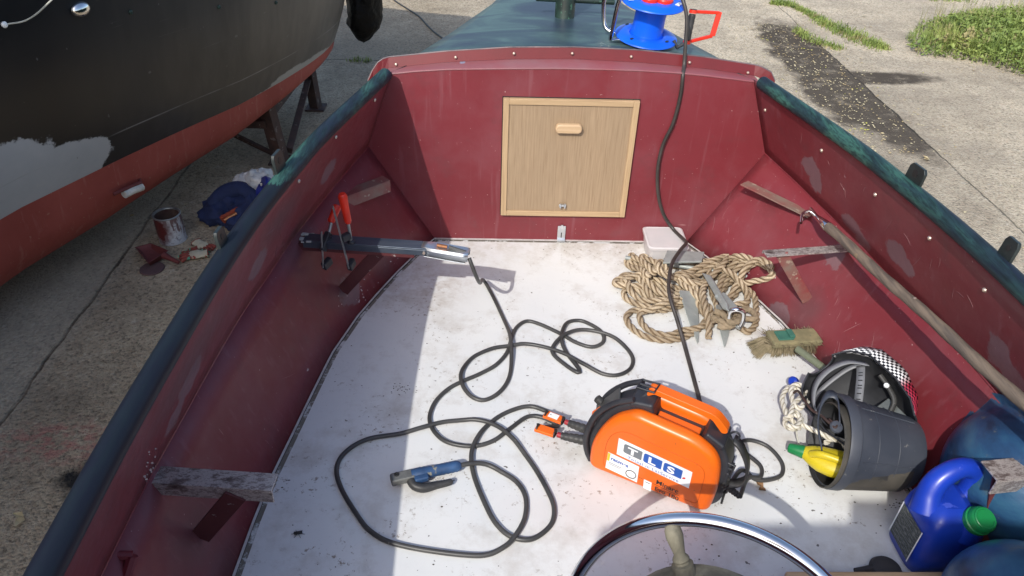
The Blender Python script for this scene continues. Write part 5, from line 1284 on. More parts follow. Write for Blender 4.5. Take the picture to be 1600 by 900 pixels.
# strands, lowest first; (points in the enlargement of the photograph, expected height)
RR = .0128
strands = [
 ([(690,625),(640,690),(570,745),(470,778),(370,780),(270,755),(195,705),(160,650),(175,610),(220,592),(300,590),(400,590),(480,570),(560,540)], .013),
 ([(720,650),(620,705),(520,722),(440,748),(380,742),(310,712),(265,665),(245,625),(262,600),(320,600)], .025),
 ([(560,520),(460,560),(370,575),(280,560),(200,525),(150,480),(155,445),(210,440),(300,455),(400,480)], .030),
 ([(500,545),(400,545),(310,535),(230,505),(180,470),(165,430),(150,415)], .035),
 ([(300,430),(200,430),(120,420),(88,405),(98,378),(150,362),(250,362),(350,372),(450,405),(520,430)], .040),
 ([(330,470),(250,430),(170,395),(130,360),(132,328),(170,310),(230,322),(300,350),(400,395),(480,430)], .055),
 ([(520,520),(440,520),(360,495),(300,450),(265,400),(230,350)], .055),
 ([(480,520),(420,480),(350,440),(290,390),(250,345)], .06),
 ([(720,610),(650,560),(590,500),(560,440),(540,390),(500,350),(470,330)], .05),
 ([(700,600),(640,540),(600,470),(560,410),(540,370)], .065),
 ([(690,590),(665,520),(630,450),(590,400),(570,380)], .07),
 ([(740,600),(750,520),(720,440),(700,360)], .05),
 ([(700,640),(700,560),(640,500),(570,430),(520,380),(490,330),(510,300),(580,290),(640,270)], .075),
 ([(820,540),(870,575),(920,545),(945,490),(940,430),(905,395),(850,350),(780,340)], .05),
 ([(930,650),(985,640),(1008,590),(1008,520),(1000,450),(965,400),(900,375),(830,330),(740,312),(690,320)], .065),
 ([(770,470),(830,480),(880,440),(900,400),(870,380),(810,400),(770,450)], .045),
 ([(960,255),(900,300),(840,350),(790,410),(760,470)], .05),
 ([(880,258),(820,320),(770,390),(740,460)], .055),
 ([(820,255),(780,300),(740,330),(700,380)], .055),
 ([(1060,290),(980,320),(910,370),(860,420),(820,480),(800,510),(880,500),(940,460)], .065),
 ([(730,245),(820,250),(920,255),(1020,258),(1085,285),(1105,325),(1070,365),(1000,385),(930,385)], .075),
 ([(1090,300),(1050,285),(970,300),(900,350)], .085),
 ([(340,350),(290,300),(250,250),(205,205),(195,182),(215,178),(240,215),(290,270),(345,330)], .075),
 ([(320,345),(265,290),(215,240),(180,205),(185,190)], .085),
 ([(400,330),(350,280),(300,235),(268,205),(270,185),(295,185),(330,225),(360,270),(360,330)], .08),
 ([(430,300),(390,265),(360,290),(370,330),(430,350),(500,345)], .085),
 ([(300,330),(330,280),(370,230),(420,200),(480,195),(560,205),(640,200),(690,215),(730,240)], .10),
 ([(500,350),(600,345),(680,320),(710,270),(700,210),(670,170),(620,148),(560,155),(540,175)], .115),
 ([(490,320),(560,310),(630,285),(690,260),(740,245)], .10),
 ([(800,185),(812,200),(790,240),(730,290),(685,335),(665,390),(670,460),(690,530),(710,590),(715,640)], .12),
 ([(530,190),(600,215),(660,220),(720,240),(790,260)], .09),
]
# one continuous rope: chain the traced bights end to end, always leaving from the nearer end
def rp2(a, b, h_):
    p = z2(a, b, h_)
    if slope_z(p.x, p.y) > .012: p = on_slope(ZO[0]+a/ZO[2], ZO[1]+b/ZO[2], max(.02, h_*.6))
    return p
chain = []; todo = list(strands); last = None; pathpts = []
while todo:
    best = None
    for i, (pts, h_) in enumerate(todo[:7]):
        for rev in (False, True):
            q0 = pts[-1] if rev else pts[0]
            dd_ = 0 if last is None else math.hypot(q0[0]-last[0], q0[1]-last[1])+i*12
            if best is None or dd_ < best[0]: best = (dd_, i, rev)
    _, i, rev = best; pts, h_ = todo.pop(i); pts = pts[::-1] if rev else pts
    gap_ = 0 if last is None else math.hypot(pts[0][0]-last[0], pts[0][1]-last[1])
    if last is not None and gap_ > 700: chain.append(pathpts); pathpts = []
    pathpts += [rp2(a, b, h_) for a, b in (pts if not (pathpts and gap_ < 30) else pts[1:])]; last = pts[-1]
chain.append(pathpts)
SP = [catmull(c_, .0045) for c_ in chain]
LZ = lay(SP, RR, gap=.10, lift=1.1, smooth_n=10, cap=.13)
mb = MB()
for p in LZ: mb.tube(p, RR, 21, twist=(.52, 60.0))
obj_rope = tag(obj('rope_coil', mb, M['rope'], smooth=60), 'heap of thick beige twisted rope piled round the anchor', 'rope')
mb = MB()
kn = [([(700,640),(750,655),(810,690),(850,680),(862,640),(840,605),(790,600),(745,625),(735,660)], .05), ([(720,600),(760,610),(800,640),(830,670),(870,660),(880,625),(850,612)], .07), ([(740,690),(790,700),(830,690),(850,650)], .04), ([(880,600),(930,590),(965,600),(985,640),(950,650),(900,640)], .035)]
for pts, h_ in kn: mb.tube(catmull([z2(a, b, h_) for a, b in pts], .006), RR*.95, 12, twist=(.3, 62))
obj('rope_knot', mb, M['knot'], None); bpy.data.objects['rope_knot'].parent = obj_rope
# cloudy plastic container by the bulkhead
c0 = at(1040, 392, 0); 
cw, ch_ = .165, .105
bx_ = thing('plastic_container', (c0.x, -.115, 0), 'cloudy white plastic container standing against the bulkhead behind the rope', 'container')
mb = MB(); xL, xR = at(1000,388,.0).x, at(1068,388,.0).x
def rr_box(cx_, cy_, hw_, hd_, z, r=.02):
    o = []
    for sx_, sy_, a0_ in ((1,1,0),(-1,1,90),(-1,-1,180),(1,-1,270)):
        for k in range(5):
            a = math.radians(a0_+k*22.5); o.append(V(cx_+sx_*(hw_-r)+math.cos(a)*r, cy_+sy_*(hd_-r)+math.sin(a)*r, z))
    o.append(o[0].copy()); return o
cxm = (xL+xR)/2-.005
mb.grid([rr_box(cxm, -.10, .072, .075, .002), rr_box(cxm, -.10, .080, .082, .07), rr_box(cxm, -.10, .080, .082, .074)]); mb.poly(rr_box(cxm, -.10, .072, .075, .003)[:-1])
obj('tub', mb, M['tubwhite'], bx_)
mb = MB(); mb.grid([rr_box(cxm, -.10, .084, .086, .070), rr_box(cxm, -.10, .085, .087, .082), rr_box(cxm, -.10, .078, .080, .086), rr_box(cxm, -.10, .074, .076, .084)]); mb.poly(rr_box(cxm, -.10, .074, .076, .084)[:-1])
obj('lid', mb, M['tubwhite'], bx_, smooth=40)

# ================================================================== boat hook and brush
b0 = at(1262, 322, .40); b1 = at(1283, 345, .400); b2 = at(1612, 640, .535); 
bh = thing('boat_hook', tuple(b1), 'long weathered wooden boat hook with chrome tip lying on the starboard brackets', 'boat hook')
dd = (b2-b1).normalized(); tip0 = b1
mb = MB(); n_ = 50; p_s = b1+dd*.05; pe = b2+dd*.35
mb.tube([lerp(p_s, pe, i/n_)+V(0,0,.002*math.sin(i*.35)) for i in range(n_+1)], [.0165+.0008*math.sin(i*1.3) for i in range(n_+1)], 16); obj('pole', mb, M['pole'], bh)
mb = MB(); mb.tube([b1-dd*.045, b1-dd*.02, b1+dd*.0, b1+dd*.052, b1+dd*.056], [.008,.010,.013,.018,.0155], 16)
mb.tube(catmull([b1-dd*.02, b1-dd*.075+V(.004,0,.004), b1-dd*.10+V(.004,0,.006)], .006), [.008]*0 or .0055, 10)
mb.tube(catmull([b1-dd*.035, b1-dd*.05+V(-.02,.006,.012), b1-dd*.045+V(-.048,.002,.004), b1-dd*.012+V(-.066,-.006,-.012)], .006), .0058, 12)
obj('hook_head', mb, M['chrome'], bh, smooth=70)
mb = MB(); p = lerp(b1, b2, .545)+V(0,0,.016); mb.lathe([(.005,0),(.004,.003),(0,.004)], p, V(-.3,0,1), 10); obj('pin', mb, M['brass'], bh)
# deck brush
k0 = at(1183, 534, .045); k1 = at(1277, 529, .045); kd = (k1-k0).normalized(); ks = V(0,0,1).cross(kd).normalized(); kl = (k1-k0).length
br = thing('deck_brush', tuple(at(1230,540,0)), 'old scrubbing brush with green handle lying bristles down on the floor', 'brush')
mb = MB(); mb.box(k0+kd*(kl*.60)+V(0,0,.008), (kl*.82, .078, .026), (kd, ks, V(0,0,1))); obj('brush_block', mb, M['brush_block'], br, bevel=.009, bseg=3)
mb = MB()
for i in range(2600):
    u_ = random.uniform(.0, 1)**1.3; v_ = random.uniform(-.5, .5); p = k0+kd*(kl*(.14+u_*.80))+ks*(v_*.056)
    out_ = kd*((u_-.5)*.035+(-.030 if u_ < .12 else 0))+ks*(v_*.030); e_ = p+out_+V(random.gauss(0,.004), random.gauss(0,.004), -.038); e_.z = max(.001, e_.z)
    n_ = len(mb.v); s_ = V(random.uniform(-1,1), random.uniform(-1,1), 0).normalized()*.0011; mb.v += [p-s_, p+s_, e_+s_*.6, e_-s_*.6]; mb.f += [[n_, n_+1, n_+2, n_+3]]
for i in range(700):
    u_ = random.uniform(.05, 1); v_ = random.choice((-.5, .5, random.uniform(-.5,.5))); p = k0+kd*(kl*(.10+u_*.88))+ks*(v_*.060)+V(0,0,.010)
    e_ = p+V(random.gauss(0,.012), random.gauss(0,.012), random.uniform(.0,.012)); n_ = len(mb.v); s_ = V(.0009,.0009,0); mb.v += [p-s_, p+s_, e_+s_, e_-s_]; mb.f += [[n_, n_+1, n_+2, n_+3]]
tag(obj('bristles', mb, M['bristle'], br, smooth=0), None, None, kind='stuff')
mb = MB(); c0 = k0+kd*(kl*.42)+V(0,0,.022); mb.box(c0, (.056, .048, .008), (kd, ks, V(0,0,1))); mb.box(c0+kd*.022+V(0,0,.008), (.020,.040,.012), (kd, ks, V(0,0,1))); obj('socket_plate', mb, M['green_plate'], br, bevel=.002)
h0 = at(1246, 545, .075); h1 = at(1490, 725, .10)
mb = MB(); mb.tube([h0, lerp(h0, h1, .5), h1, h1+(h1-h0)*.12], .0128, 14); obj('handle', mb, M['green_handle'], br)
mb = MB(); mb.tube([lerp(h0, h1, .93), h1+(h1-h0)*.14], .0150, 14); obj('handle_sleeve', mb, M['black_rub'], br)

# ================================================================== welding helmet
hc = at(1338, 628, .165)
hA = (at(1425, 690, .165)-at(1300, 565, .175)).normalized()            # forehead to chin, along the right hand edge
hm = thing('welding_helmet', tuple(V(hc.x, hc.y, 0)), 'open black welding helmet with black and white checker side lying upturned', 'helmet')
up_ = V(-.62, -.18, .78); up_ = (up_-hA*up_.dot(hA)).normalized(); rt_ = hA.cross(up_).normalized()
if rt_.x < 0: rt_ = -rt_
Lh = .30
def hpnt(u_, a, k=1.0):
    # u_: 0 forehead .. 1 chin, a: -90..90 degrees across the shell
    wdt = interp(u_, [0,.08,.25,.6,.85,1], [.045,.090,.122,.125,.110,.085])*k
    dep = interp(u_, [0,.08,.25,.6,.85,1], [.035,.095,.150,.160,.135,.095])*k
    return hc+hA*((u_-.5)*Lh)+rt_*(math.sin(a)*wdt)-up_*(math.cos(a)**.75*dep if math.cos(a) > 0 else 0)+up_*.035
mb = MB(); mb.grid([[hpnt(i/20, math.radians(-90+180*j/28)) for j in range(29)] for i in range(21)])
def helmet_mat():
    mt, n, b = new_mat('helmet_checker'); uv = coords(n, 'UV')
    sx = N(n, 'ShaderNodeSeparateXYZ'); link(n, uv, sx.inputs[0])
    ck = N(n, 'ShaderNodeTexChecker'); link(n, mapping(n, uv, (44, 30, 1)), ck.inputs['Vector']); ck.inputs['Scale'].default_value = 1
    ck.inputs['Color1'].default_value = (.75,.75,.76,1); ck.inputs['Color2'].default_value = (.015,.015,.018,1)
    redd = mixc(n, mth(n, 'MULTIPLY', ramp(n, sx.outputs[1], [(.62, 0.0), (.72, 1.0)]), 1.0), ck.outputs[0], (.45,.02,.06), 'MULTIPLY')
    band = ramp(n, sx.outputs[0], [(.90, 0.0), (.905, 1.0)])
    c = mixc(n, band, (.014,.014,.016), redd)
    link(n, c, b.inputs['Base Color']); b.inputs['Roughness'].default_value = .28; return mt
hsh = obj('shell', mb, helmet_mat(), hm, smooth=60)
mb = MB(); mb.grid([[hpnt(.015+i/20*.97, math.radians(-88+176*j/28), .965) for j in range(29)] for i in range(21)]); obj('shell_lining', mb, M['helmet_in'], hm, smooth=60)
mb = MB(); edge = [hpnt(i/20, math.radians(-90)) for i in range(21)]+[hpnt(1, math.radians(-90+180*j/20)) for j in range(1, 20)]+[hpnt(1-i/20, math.radians(90)) for i in range(21)]+[hpnt(0, math.radians(90-180*j/20)) for j in range(1, 20)]
mb.tube(edge, .0030, 8, closed=True); obj('shell_rim', mb, M['black_pl'], hm)
# flipped-out side skirt carrying the checker decal towards the red side
mb = MB(); rows_ = []
for i in range(21):
    u_ = i/20; e_ = hpnt(u_, math.radians(90)); wv = interp(u_, [0,.12,.5,.85,1], [.010,.038,.040,.022,.006])
    rows_.append([e_+rt_*.001, e_+rt_*wv*.5-up_*wv*.12, e_+rt_*wv-up_*wv*.55])
mb.grid(rows_, uv=False)
for i in range(20):
    for j in range(2):
        mb.uv[i*2+j] = [((j+0)/2, i/20), ((j+1)/2, i/20), ((j+1)/2, (i+1)/20), (j/2, (i+1)/20)]
def skirt_mat():
    mt, n, b = new_mat('checker_decal'); uv = coords(n, 'UV')
    sx = N(n, 'ShaderNodeSeparateXYZ'); link(n, uv, sx.inputs[0])
    ck = N(n, 'ShaderNodeTexChecker'); link(n, mapping(n, uv, (6, 34, 1)), ck.inputs['Vector']); ck.inputs['Scale'].default_value = 1
    ck.inputs['Color1'].default_value = (.78,.78,.78,1); ck.inputs['Color2'].default_value = (.015,.015,.018,1)
    c = mixc(n, ramp(n, sx.outputs[1], [(.62, 0.0), (.72, 1.0)]), ck.outputs[0], (.50,.04,.08), 'MULTIPLY')
    link(n, c, b.inputs['Base Color']); b.inputs['Roughness'].default_value = .3; return mt
obj('checker_side', mb, skirt_mat(), hm, solid=.003)
# headband straps and lens unit
def hp2(u_, s_, d_): return hc+hA*((u_-.5)*Lh)+rt_*s_+up_*d_
mb = MB(); arc_ = catmull([hp2(.52,-.112,.02), hp2(.34,-.105,.035), hp2(.18,-.06,.045), hp2(.13,.0,.048), hp2(.18,.06,.045), hp2(.30,.098,.03)], .01)
mb.grid([[p-up_*.004-hA*.010, p+up_*.004+hA*.012] for p in arc_]); obj('headband', mb, M['grey_band'], hm, solid=.003)
mb = MB(); arc_ = catmull([hp2(.26,-.10,.015), hp2(.20,-.05,.02), hp2(.20,.05,.02), hp2(.27,.10,.012)], .01)
mb.grid([[p-hA*.006, p+hA*.008] for p in arc_]); obj('headband', mb, M['grey_band'], hm, solid=.003)
mb = MB(); arc_ = catmull([hp2(.62,-.02,.022), hp2(.50,.020,.030), hp2(.38,.055,.030), hp2(.27,.082,.025)], .008)
cross = [(arc_[min(i+1, len(arc_)-1)]-arc_[max(i-1,0)]).normalized().cross(up_).normalized()*.012 for i in range(len(arc_))]
mb.grid([[p-c_, p+c_] for p, c_ in zip(arc_, cross)]); sb_ = obj('crown_strap', mb, M['grey_band'], hm, solid=.003)
for k_ in range(9):
    i = int(len(arc_)*(k_+1)/11); p = arc_[i]; mb = MB(); t_ = (arc_[i+1]-arc_[i]).normalized(); mb.box(p+up_*.002, (.003,.012,.0015), (t_, cross[i].normalized(), up_)); obj('strap_hole', mb, M['black_ink'], sb_, smooth=0)
mb = MB(); mb.tube(catmull([hp2(.42,.105,.0), hp2(.52,.100,-.02), hp2(.66,.085,-.035), hp2(.72,.05,-.05)], .01), .008, 10); obj('foam_pad', mb, M['black_rub'], hm)
mb = MB(); mb.box(hp2(.74,.045,-.060), (.095,.070,.02), (hA, rt_, up_)); obj('lens_unit', mb, M['lens'], hm, bevel=.003)
mb = MB(); mb.box(hp2(.72,.035,-.048), (.050,.030,.008), (hA, rt_, up_)); obj('lens_glass', mb, M['black_pl'], hm, bevel=.002)
for u_, s_, d_, mtn in ((.56,.095,.005,'white_pl'), (.30,-.112,.032,'black_pl')):
    mb = MB(); mb.lathe([(0,.006),(.006,.006),(.008,.003),(.008,0)], hp2(u_, s_, d_), up_, 16); obj('stud', mb, M[mtn], hm)
mb = MB(); p = at(1240, 596, .075); mb.lathe([(0,-.012),(.013,-.012),(.016,-.004),(.016,.008),(.010,.013),(0,.013)], p, V(-.7,-.3,.5), 14); obj('adjusting_knob', mb, M['jug'], hm)
mb = MB(); mb.tube([p, hp2(.40,-.115,.01)], .007, 8); obj('knob_arm', mb, M['black_pl'], hm)

# ================================================================== buckets
mc = at(1295, 688, .138); bc = at(1421, 708, .115)
bd = (bc-mc).normalized(); Lb = (bc-mc).length
bk = thing('bucket', (lerp(mc, bc, .5).x, lerp(mc, bc, .5).y, 0), 'scuffed black rubber bucket lying on its side behind the welder', 'bucket')
Ro, Rb_ = .132, .104
mb = MB(); prof = [(Ro-.006,.004),(Ro+.004,.0),(Ro+.006,.006),(Ro+.005,.030),(Ro-.001,.034)]+[(lerp(Ro-.002, Rb_, t), lerp(.04, Lb-.02, t)) for t in (0,.2,.4,.6,.8,1)]+[(Rb_-.006, Lb-.006), (Rb_-.018, Lb), (0, Lb)]
mb.lathe(prof, mc, bd, 56); obj('bucket_wall', mb, M['bucket'], bk, smooth=40)
mb = MB(); mb.lathe([(Ro-.006,.004),(Ro-.010,.05),(Rb_-.004,Lb-.014),(0,Lb-.012)], mc, bd, 56); obj('bucket_inside', mb, M['black_rub'], bk, smooth=40)
s1 = V(0,0,1); s1 = (s1-bd*s1.dot(bd)).normalized(); s2_ = bd.cross(s1)
for k_ in range(5):      # moulded ribs
    a = math.radians(-150+k_*72); rd = s1*math.cos(a)+s2_*math.sin(a); t_ = bd.cross(rd)
    mb = MB(); mb.tube([mc+bd*.045+rd*(Ro-.0025), mc+bd*(Lb-.03)+rd*(Rb_+.0025)], .0022, 6); obj('moulded_line', mb, M['bucket'], bk)
for t in (.36, .62):
    rr = lerp(Ro-.002, Rb_, (t*Lb-.04)/(Lb-.06)); mb = MB(); mb.tube([mc+bd*(t*Lb)+(s1*math.cos(a)+s2_*math.sin(a))*(rr+.0002) for a in np.linspace(0, 2*math.pi, 60)[:-1]], .0010, 5, closed=True); obj('moulded_ring', mb, M['bucket'], bk)
# ear of the bucket with wire handle
er = mc+(s1*.86-s2_*.0)*Ro*1.0
ea_ = math.radians(20); rdE = (s1*math.cos(ea_)+s2_*math.sin(ea_)) 
e0_ = at(1306, 668, .235)
mb = MB(); mb.lathe([(.016,-.004),(.018,.0),(.016,.006),(.008,.008),(0,.008)], e0_+V(0,0,.002), V(.1,-.5,.9), 16); obj('handle_ear', mb, M['bucket'], bk)
mb = MB(); hw_ = catmull([e0_, at(1295,660,.235), at(1284,650,.225), at(1268,640,.20), at(1256,624,.17), at(1247,611,.15), at(1240,614,.12)], .008); mb.tube(hw_, .0038, 10); obj('wire_handle', mb, M['rusty'], bk)
mb = MB(); mb.tube(catmull([at(1296,655,.236), at(1302,660,.245), at(1308,658,.24), at(1306,668,.245), at(1298,664,.24)], .004), .003, 8); obj('wire_hook', mb, M['rusty'], bk)
# second, dirtier bucket nested inside and sticking out
m2 = mc-bd*.012+V(0,-.010,-.009)
b2_ = thing('inner_bucket', (m2.x, m2.y, 0), 'dirtier grey brown bucket nested inside the black one, its lip sticking out', 'bucket')
mb = MB(); R2 = .123
mb.lathe([(R2-.004,.0),(R2,.003),(R2-.001,.012),(R2-.006,.07),(.10,.21),(0,.215)], m2, bd, 48); obj('outer_wall', mb, M['bucket_in'], b2_, smooth=40)
mb = MB(); mb.lathe([(R2-.004,.0),(R2-.010,.05),(.095,.20),(0,.205)], m2, bd, 48); obj('inner_wall', mb, M['helmet_in'], b2_, smooth=40)
# grey loop handle of the inner bucket
mb = MB(); lp_ = catmull([at(1282,700,.18), at(1276,665,.21), at(1282,632,.235), at(1293,618,.25), at(1305,622,.25), at(1309,640,.245), at(1310,662,.24)], .008)
mb.grid([[p-V(.002,.014,-.004), p+V(.004,.010,.010)] for p in lp_]); obj('lip_flap', mb, M['bucket'], b2_, solid=.004)
# white rope round the wire handle
mb = MB(); wr_ = [([(1262,630),(1250,612),(1232,606),(1222,622),(1226,640),(1232,655)], .10), ([(1235,650),(1240,632),(1250,622),(1258,612),(1252,602),(1240,602),(1236,612),(1240,630),(1250,638),(1256,630)], .115),
  ([(1228,640),(1236,655),(1246,664),(1252,655),(1244,645),(1232,650),(1226,662),(1236,670),(1250,668)], .09), ([(1226,655),(1240,648),(1250,654),(1244,668),(1230,664)], .105),
  ([(1248,660),(1262,668),(1280,676),(1296,684),(1312,688),(1330,692)], .10), ([(1290,692),(1302,686),(1316,690),(1322,700)], .09)]
SPw = [catmull([at(a, b, h_) for a, b in pts], .005) for pts, h_ in wr_]
for p in SPw: mb.tube(p, .0085, 12, twist=(.34, 95.0))
wr_o = tag(obj('white_rope', mb, M['white_rope'], smooth=60), 'knotted white rope tied to the bucket wire beside the helmet', 'rope')
mb = MB(); mb.tube(catmull([at(1244,662,.08), at(1245,680,.05), at(1249,696,.03)], .006), .0028, 8); o_ = obj('thin_cord', mb, M['twine'], None); o_.parent = wr_o
# yellow bottle half inside the bucket
y0 = at(1234, 700, .070); y1 = at(1330, 728, .090); yd = (y1-y0).normalized()
yb = thing('yellow_bottle', tuple(y0), 'yellow plastic bottle with green cap poking out of the bucket', 'bottle')
vv = V(0,0,1).cross(yd).normalized(); uu_ = yd.cross(vv)
def ysec(L_, ru, rv, off=0): return [y0+yd*L_+vv*(math.cos(a)*rv+off)+uu_*(math.sin(a)*ru) for a in np.linspace(0, 2*math.pi, 29)]
mb = MB(); mb.grid([ysec(*s_) for s_ in ((.030,.014,.014,0),(.040,.017,.020,0),(.060,.024,.033,-.004),(.085,.030,.043,-.008),(.115,.032,.048,-.010),(.16,.033,.050,-.010),(.175,.032,.048,-.010),(.185,.026,.040,-.010))]); mb.poly(ysec(.185,.026,.040,-.010)[:-1])
obj('bottle_body', mb, M['yellow'], yb, smooth=60)
mb = MB(); hnd = catmull([y0+yd*.062-vv*.020+uu_*.020, y0+yd*.085-vv*.030+uu_*.038, y0+yd*.12-vv*.032+uu_*.040, y0+yd*.155-vv*.032+uu_*.034], .006); mb.tube(hnd, .011, 12); obj('grip', mb, M['yellow'], yb)
mb = MB(); mb.lathe([(.0,-.004),(.012,-.004),(.0145,.0),(.0165,.018),(.0195,.036),(.0195,.040),(.014,.042)], y0, yd, 28); cp_ = obj('cap', mb, M['jug_green'], yb)
mb = MB(); mb.lathe([(.0,-.0055),(.006,-.0055),(.006,-.004)], y0, yd, 14); obj('cap_hole', mb, M['black_ink'], cp_)
mb = MB(); cy = y0+yd*.165+uu_*.0335+vv*-.0; mb.box(cy, (.030,.022,.001), (yd, vv, uu_)); obj('bottle_label', mb, M['grey_logo'], yb, smooth=0)

# ================================================================== blue jug
jo = V(.792, -1.612, 0)
jA = V(-.03, 1, 0).normalized()
jW = V(jA.y, -jA.x, 0)
jg = thing('plastic_jug', tuple(jo), 'blue plastic jug with green screw cap and dark label in the starboard corner', 'jug')
mb = MB(); wj = .150
secs = [(.003,.004,.138,.066),(.010,.0,.142,.072),(.08,-.002,.145,.076),(.145,-.002,.145,.076),(.175,.002,.143,.073),(.198,.012,.140,.062),(.212,.030,.136,.045),(.218,.045,.128,.030)]
rows_ = []
for z, a0_, a1_, hw_ in secs:
    ring = []; ca = (a0_+a1_)/2; ha = (a1_-a0_)/2
    for k in range(49):
        t = 2*math.pi*(k % 48)/48; ct, st_ = math.cos(t), math.sin(t); e_ = .42
        ring.append(jo+jA*(ca+ha*math.copysign(abs(ct)**e_, ct))+jW*(wj/2+hw_*math.copysign(abs(st_)**e_, st_))+V(0,0,z))
    rows_.append(ring)
mb.grid(rows_); mb.poly(rows_[0][:-1]); mb.poly(rows_[-1][:-1]); obj('jug_body', mb, M['jug'], jg, smooth=60)
def Jp(a, w_, z): return jo+jA*a+jW*(wj/2+w_)+V(0,0,z)
mb = MB(); hpth = catmull([Jp(.075,-.050,.175), Jp(.095,-.046,.215), Jp(.108,-.030,.250), Jp(.116,.0,.276), Jp(.120,.035,.285), Jp(.120,.066,.268), Jp(.116,.074,.225), Jp(.105,.066,.16)], .006)
n_ = len(hpth); mb.tube(hpth, [interp(i/n_, [0,.15,.5,.8,1], [.040,.031,.0245,.028,.038]) for i in range(n_)], 18); obj('jug_handle', mb, M['jug'], jg, smooth=60)
cc_ = Jp(.022,.038,.196); caxis = V(.12,-.42,.90).normalized()
mb = MB(); mb.lathe([(.052,-.035),(.036,-.006),(.030,.012)], cc_, caxis, 30); obj('neck', mb, M['jug'], jg)
mb = MB(); mb.lathe([(.0335,.002),(.035,.006),(.035,.018),(.032,.020),(.032,.036),(.029,.040),(.0,.040)], cc_, caxis, 40); cap_ = obj('screw_cap', mb, M['jug_green'], jg, smooth=40)
cu_ = caxis.orthogonal().normalized(); cv_ = caxis.cross(cu_)
mb = MB(); mb.tube([cc_+caxis*.0415+(cu_*math.cos(a)+cv_*math.sin(a))*.025 for a in np.linspace(.4, 5.2, 22)], .0032, 8); obj('pour_ring', mb, M['jug_green'], cap_)
# label on the side that faces the helm
mb = MB(); lf = -.0768
def jl(a, z, o=0): return jo+jA*a+jW*(wj/2+lf-o)+V(0,0,z)
def label_mat():
    mt, n, b = new_mat('jug_label'); co = coords(n)
    w_ = N(n, 'ShaderNodeTexNoise'); link(n, mapping(n, co, (1, 26, 120)), w_.inputs['Vector']); w_.inputs['Scale'].default_value = 3
    c = ramp(n, w_.outputs[0], [(.50, (.035,.045,.045)), (.58, (.16,.17,.16))]); link(n, c, b.inputs['Base Color']); b.inputs['Roughness'].default_value = .5; return mt
mb.add([jl(.026,.035), jl(.118,.035), jl(.118,.150), jl(.026,.150)], [[0,1,2,3]]); lb_ = obj('label', mb, label_mat(), jg, smooth=0)
mb = MB(); 
for (a0_, a1_, z0_, z1_) in ((.022,.026,.032,.153),(.118,.122,.032,.153)):
    mb = MB(); mb.add([jl(a0_,z0_,.0008), jl(a1_,z0_,.0008), jl(a1_,z1_,.0008), jl(a0_,z1_,.0008)], [[0,1,2,3]]); obj('label_border', mb, M['white_pl'], lb_, smooth=0)
for k_ in range(7):
    mb = MB(); z_ = .048+k_*.014; mb.add([jl(.032,z_,.0008), jl(.112,z_,.0008), jl(.112,z_+.0012,.0008), jl(.032,z_+.0012,.0008)], [[0,1,2,3]]); obj('label_rule', mb, M['grey_logo'], lb_, smooth=0)

# ================================================================== big blue floats
def flo(c, r, ax_, L_, label):
    t = thing('float', (c.x, c.y, c.z-r), label, 'float', group='large blue floats on the starboard side')
    prof = []; n_ = 14
    for i in range(n_+1): a = -math.pi/2+math.pi/2*i/n_; prof.append((math.cos(a)*r, math.sin(a)*r*1.0-L_/2))
    for i in range(n_+1): a = math.pi/2*i/n_; prof.append((math.cos(a)*r, math.sin(a)*r+L_/2))
    mb = MB(); mb.lathe(prof, c, ax_, 56)
    for p in mb.v:                       # soft skin pressed against the hull plates
        if p.z < chz(p.y):
            if p.x > chx(p.y)-.006: p.x = chx(p.y)-.006
            p.z = max(p.z, slope_z(p.x, p.y)+.006)
        else: p.x = min(p.x, side_x(p.y, p.z)-.006)
    obj('float_skin', mb, M['float'], t, smooth=80)
    e = c-Vector(ax_).normalized()*(L_/2+r)
    return t, e
f1c = at(1612, 752, .185)
t1, e = flo(V(f1c.x+.015, f1c.y-.0, .205), .205, V(.9,.3,.1), .08, 'large scuffed blue float on the starboard plate behind the jug')
pe_ = at(1596, 678, .35); mb = MB(); mb.tube(catmull([pe_+V(-.01,.0,-.004), pe_+V(.0,.01,.01), pe_+V(.03,.01,.008), pe_+V(.04,-.0,-.004)], .005), .006, 10); obj('eyelet', mb, M['black_rub'], t1)
f2c = at(1640, 985, .16)
t2, e = flo(V(f2c.x, f2c.y, .165), .165, V(.8,-.5,.0), .12, 'blue float in the bottom right corner in front of the jug')
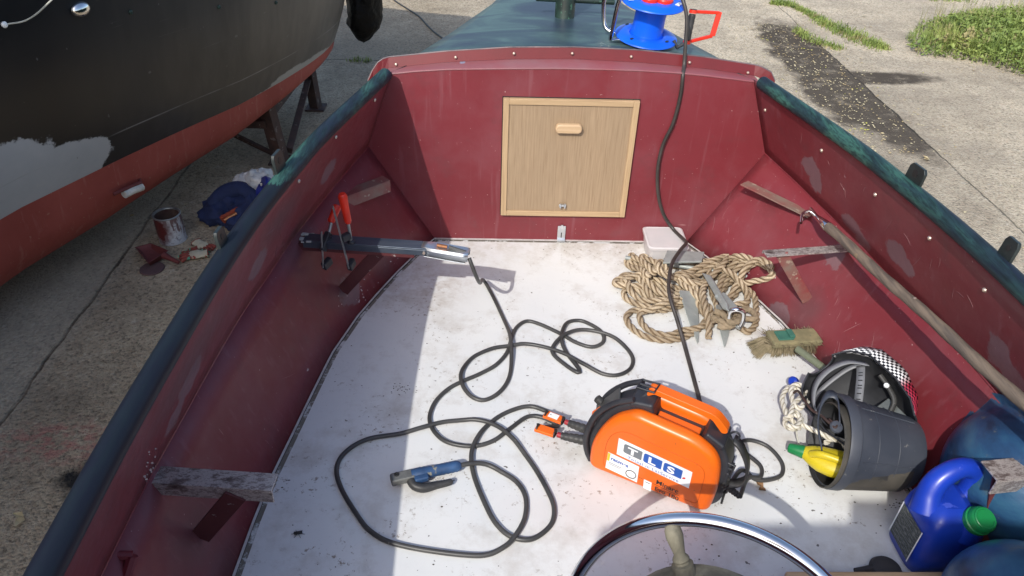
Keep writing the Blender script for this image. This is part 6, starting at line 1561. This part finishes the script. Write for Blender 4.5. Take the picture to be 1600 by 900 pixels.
# round black rubber part by the ledge
c = at(1378, 893, 0)
kb = thing('rubber_cap', tuple(V(c.x, c.y, 0)), 'small round black ribbed rubber cap on the floor by the wooden ledge', 'cap')
mb = MB(); n_ = 48; prof_ = [(.040,.0),(.042,.012),(.036,.022),(.018,.027),(0,.027)]
mb.lathe(prof_, V(c.x+.005, c.y-.004, 0), V(0,0,1), n_); obj('dome', mb, M['rubber_knob'], kb)
for k_ in range(8):
    a = k_*math.pi/4; d_ = V(math.cos(a), math.sin(a), 0); mb = MB(); mb.tube([V(c.x+.005,c.y-.004,.0245)+d_*.016, V(c.x+.005,c.y-.004,.020)+d_*.036], .0022, 6); obj('rib', mb, M['black_rub'], kb)
mb = MB(); mb.tube([V(c.x-.075,c.y-.006,.008), V(c.x-.03,c.y+.001,.012)], .010, 10); obj('stalk', mb, M['rubber_knob'], kb)

# ================================================================== crumbs and dead leaves on the boat floor
mb = MB()
def crumb(p, s_, flat=.4):
    n_ = len(mb.v); k = 6; a0_ = random.random()*6
    mb.v.append(p+V(0,0,s_*flat))
    for i in range(k): a = a0_+i*math.pi*2/k; r_ = s_*random.uniform(.5,1.1); mb.v.append(p+V(math.cos(a)*r_, math.sin(a)*r_*.7, .0006))
    for i in range(k): mb.f.append([n_, n_+1+i, n_+1+(i+1)%k])
for i in range(240):
    p = at(random.uniform(400,1400), random.uniform(385,895), 0)
    if abs(p.x) < fx(p.y)-.03: crumb(p, random.choice((.0015,.002,.003,.004)))
for i in range(26): crumb(at(random.gauss(1402,18), random.gauss(788,5), 0), .003)
for i in range(30): p = at(625+random.gauss(0,12), 610+random.gauss(0,6), 0); crumb(p, .003)
tag(obj('dirt_crumbs', mb, M['dirt'], smooth=0), 'specks and crumbs of dirt scattered over the white floor', 'dirt', kind='stuff')
for (px, py), s_, lb in (((1193,761), .022, 'curled dead brown leaf on the floor right of the welder'),):
    mb = MB(); leaf(mb, at(px, py, .006), s_*1.6, 2.2, .15); leaf(mb, at(px+3, py+2, .004), s_*1.4, 3.6, .3)
    tag(obj('dead_leaf', mb, pmat('dead_leaf', (.27,.15,.07), (.2,.11,.05), 40, .8), smooth=0), lb, 'leaf')
mb = MB(); p = at(466, 835, 0); 
mb.tube(catmull([p+V(-.010,.0,.005), p+V(0,0,.007), p+V(.010,.004,.005)], .002), [.004]*0 or .0042, 8)
for k_ in range(6): a = k_*1.05; mb.tube([p+V(0,0,.006), p+V(math.cos(a)*.018, math.sin(a)*.014, .001)], .0006, 4)
tag(obj('dead_insect', mb, M['black_ink']), 'tiny black dead insect on the shaded port side of the floor', 'insect')
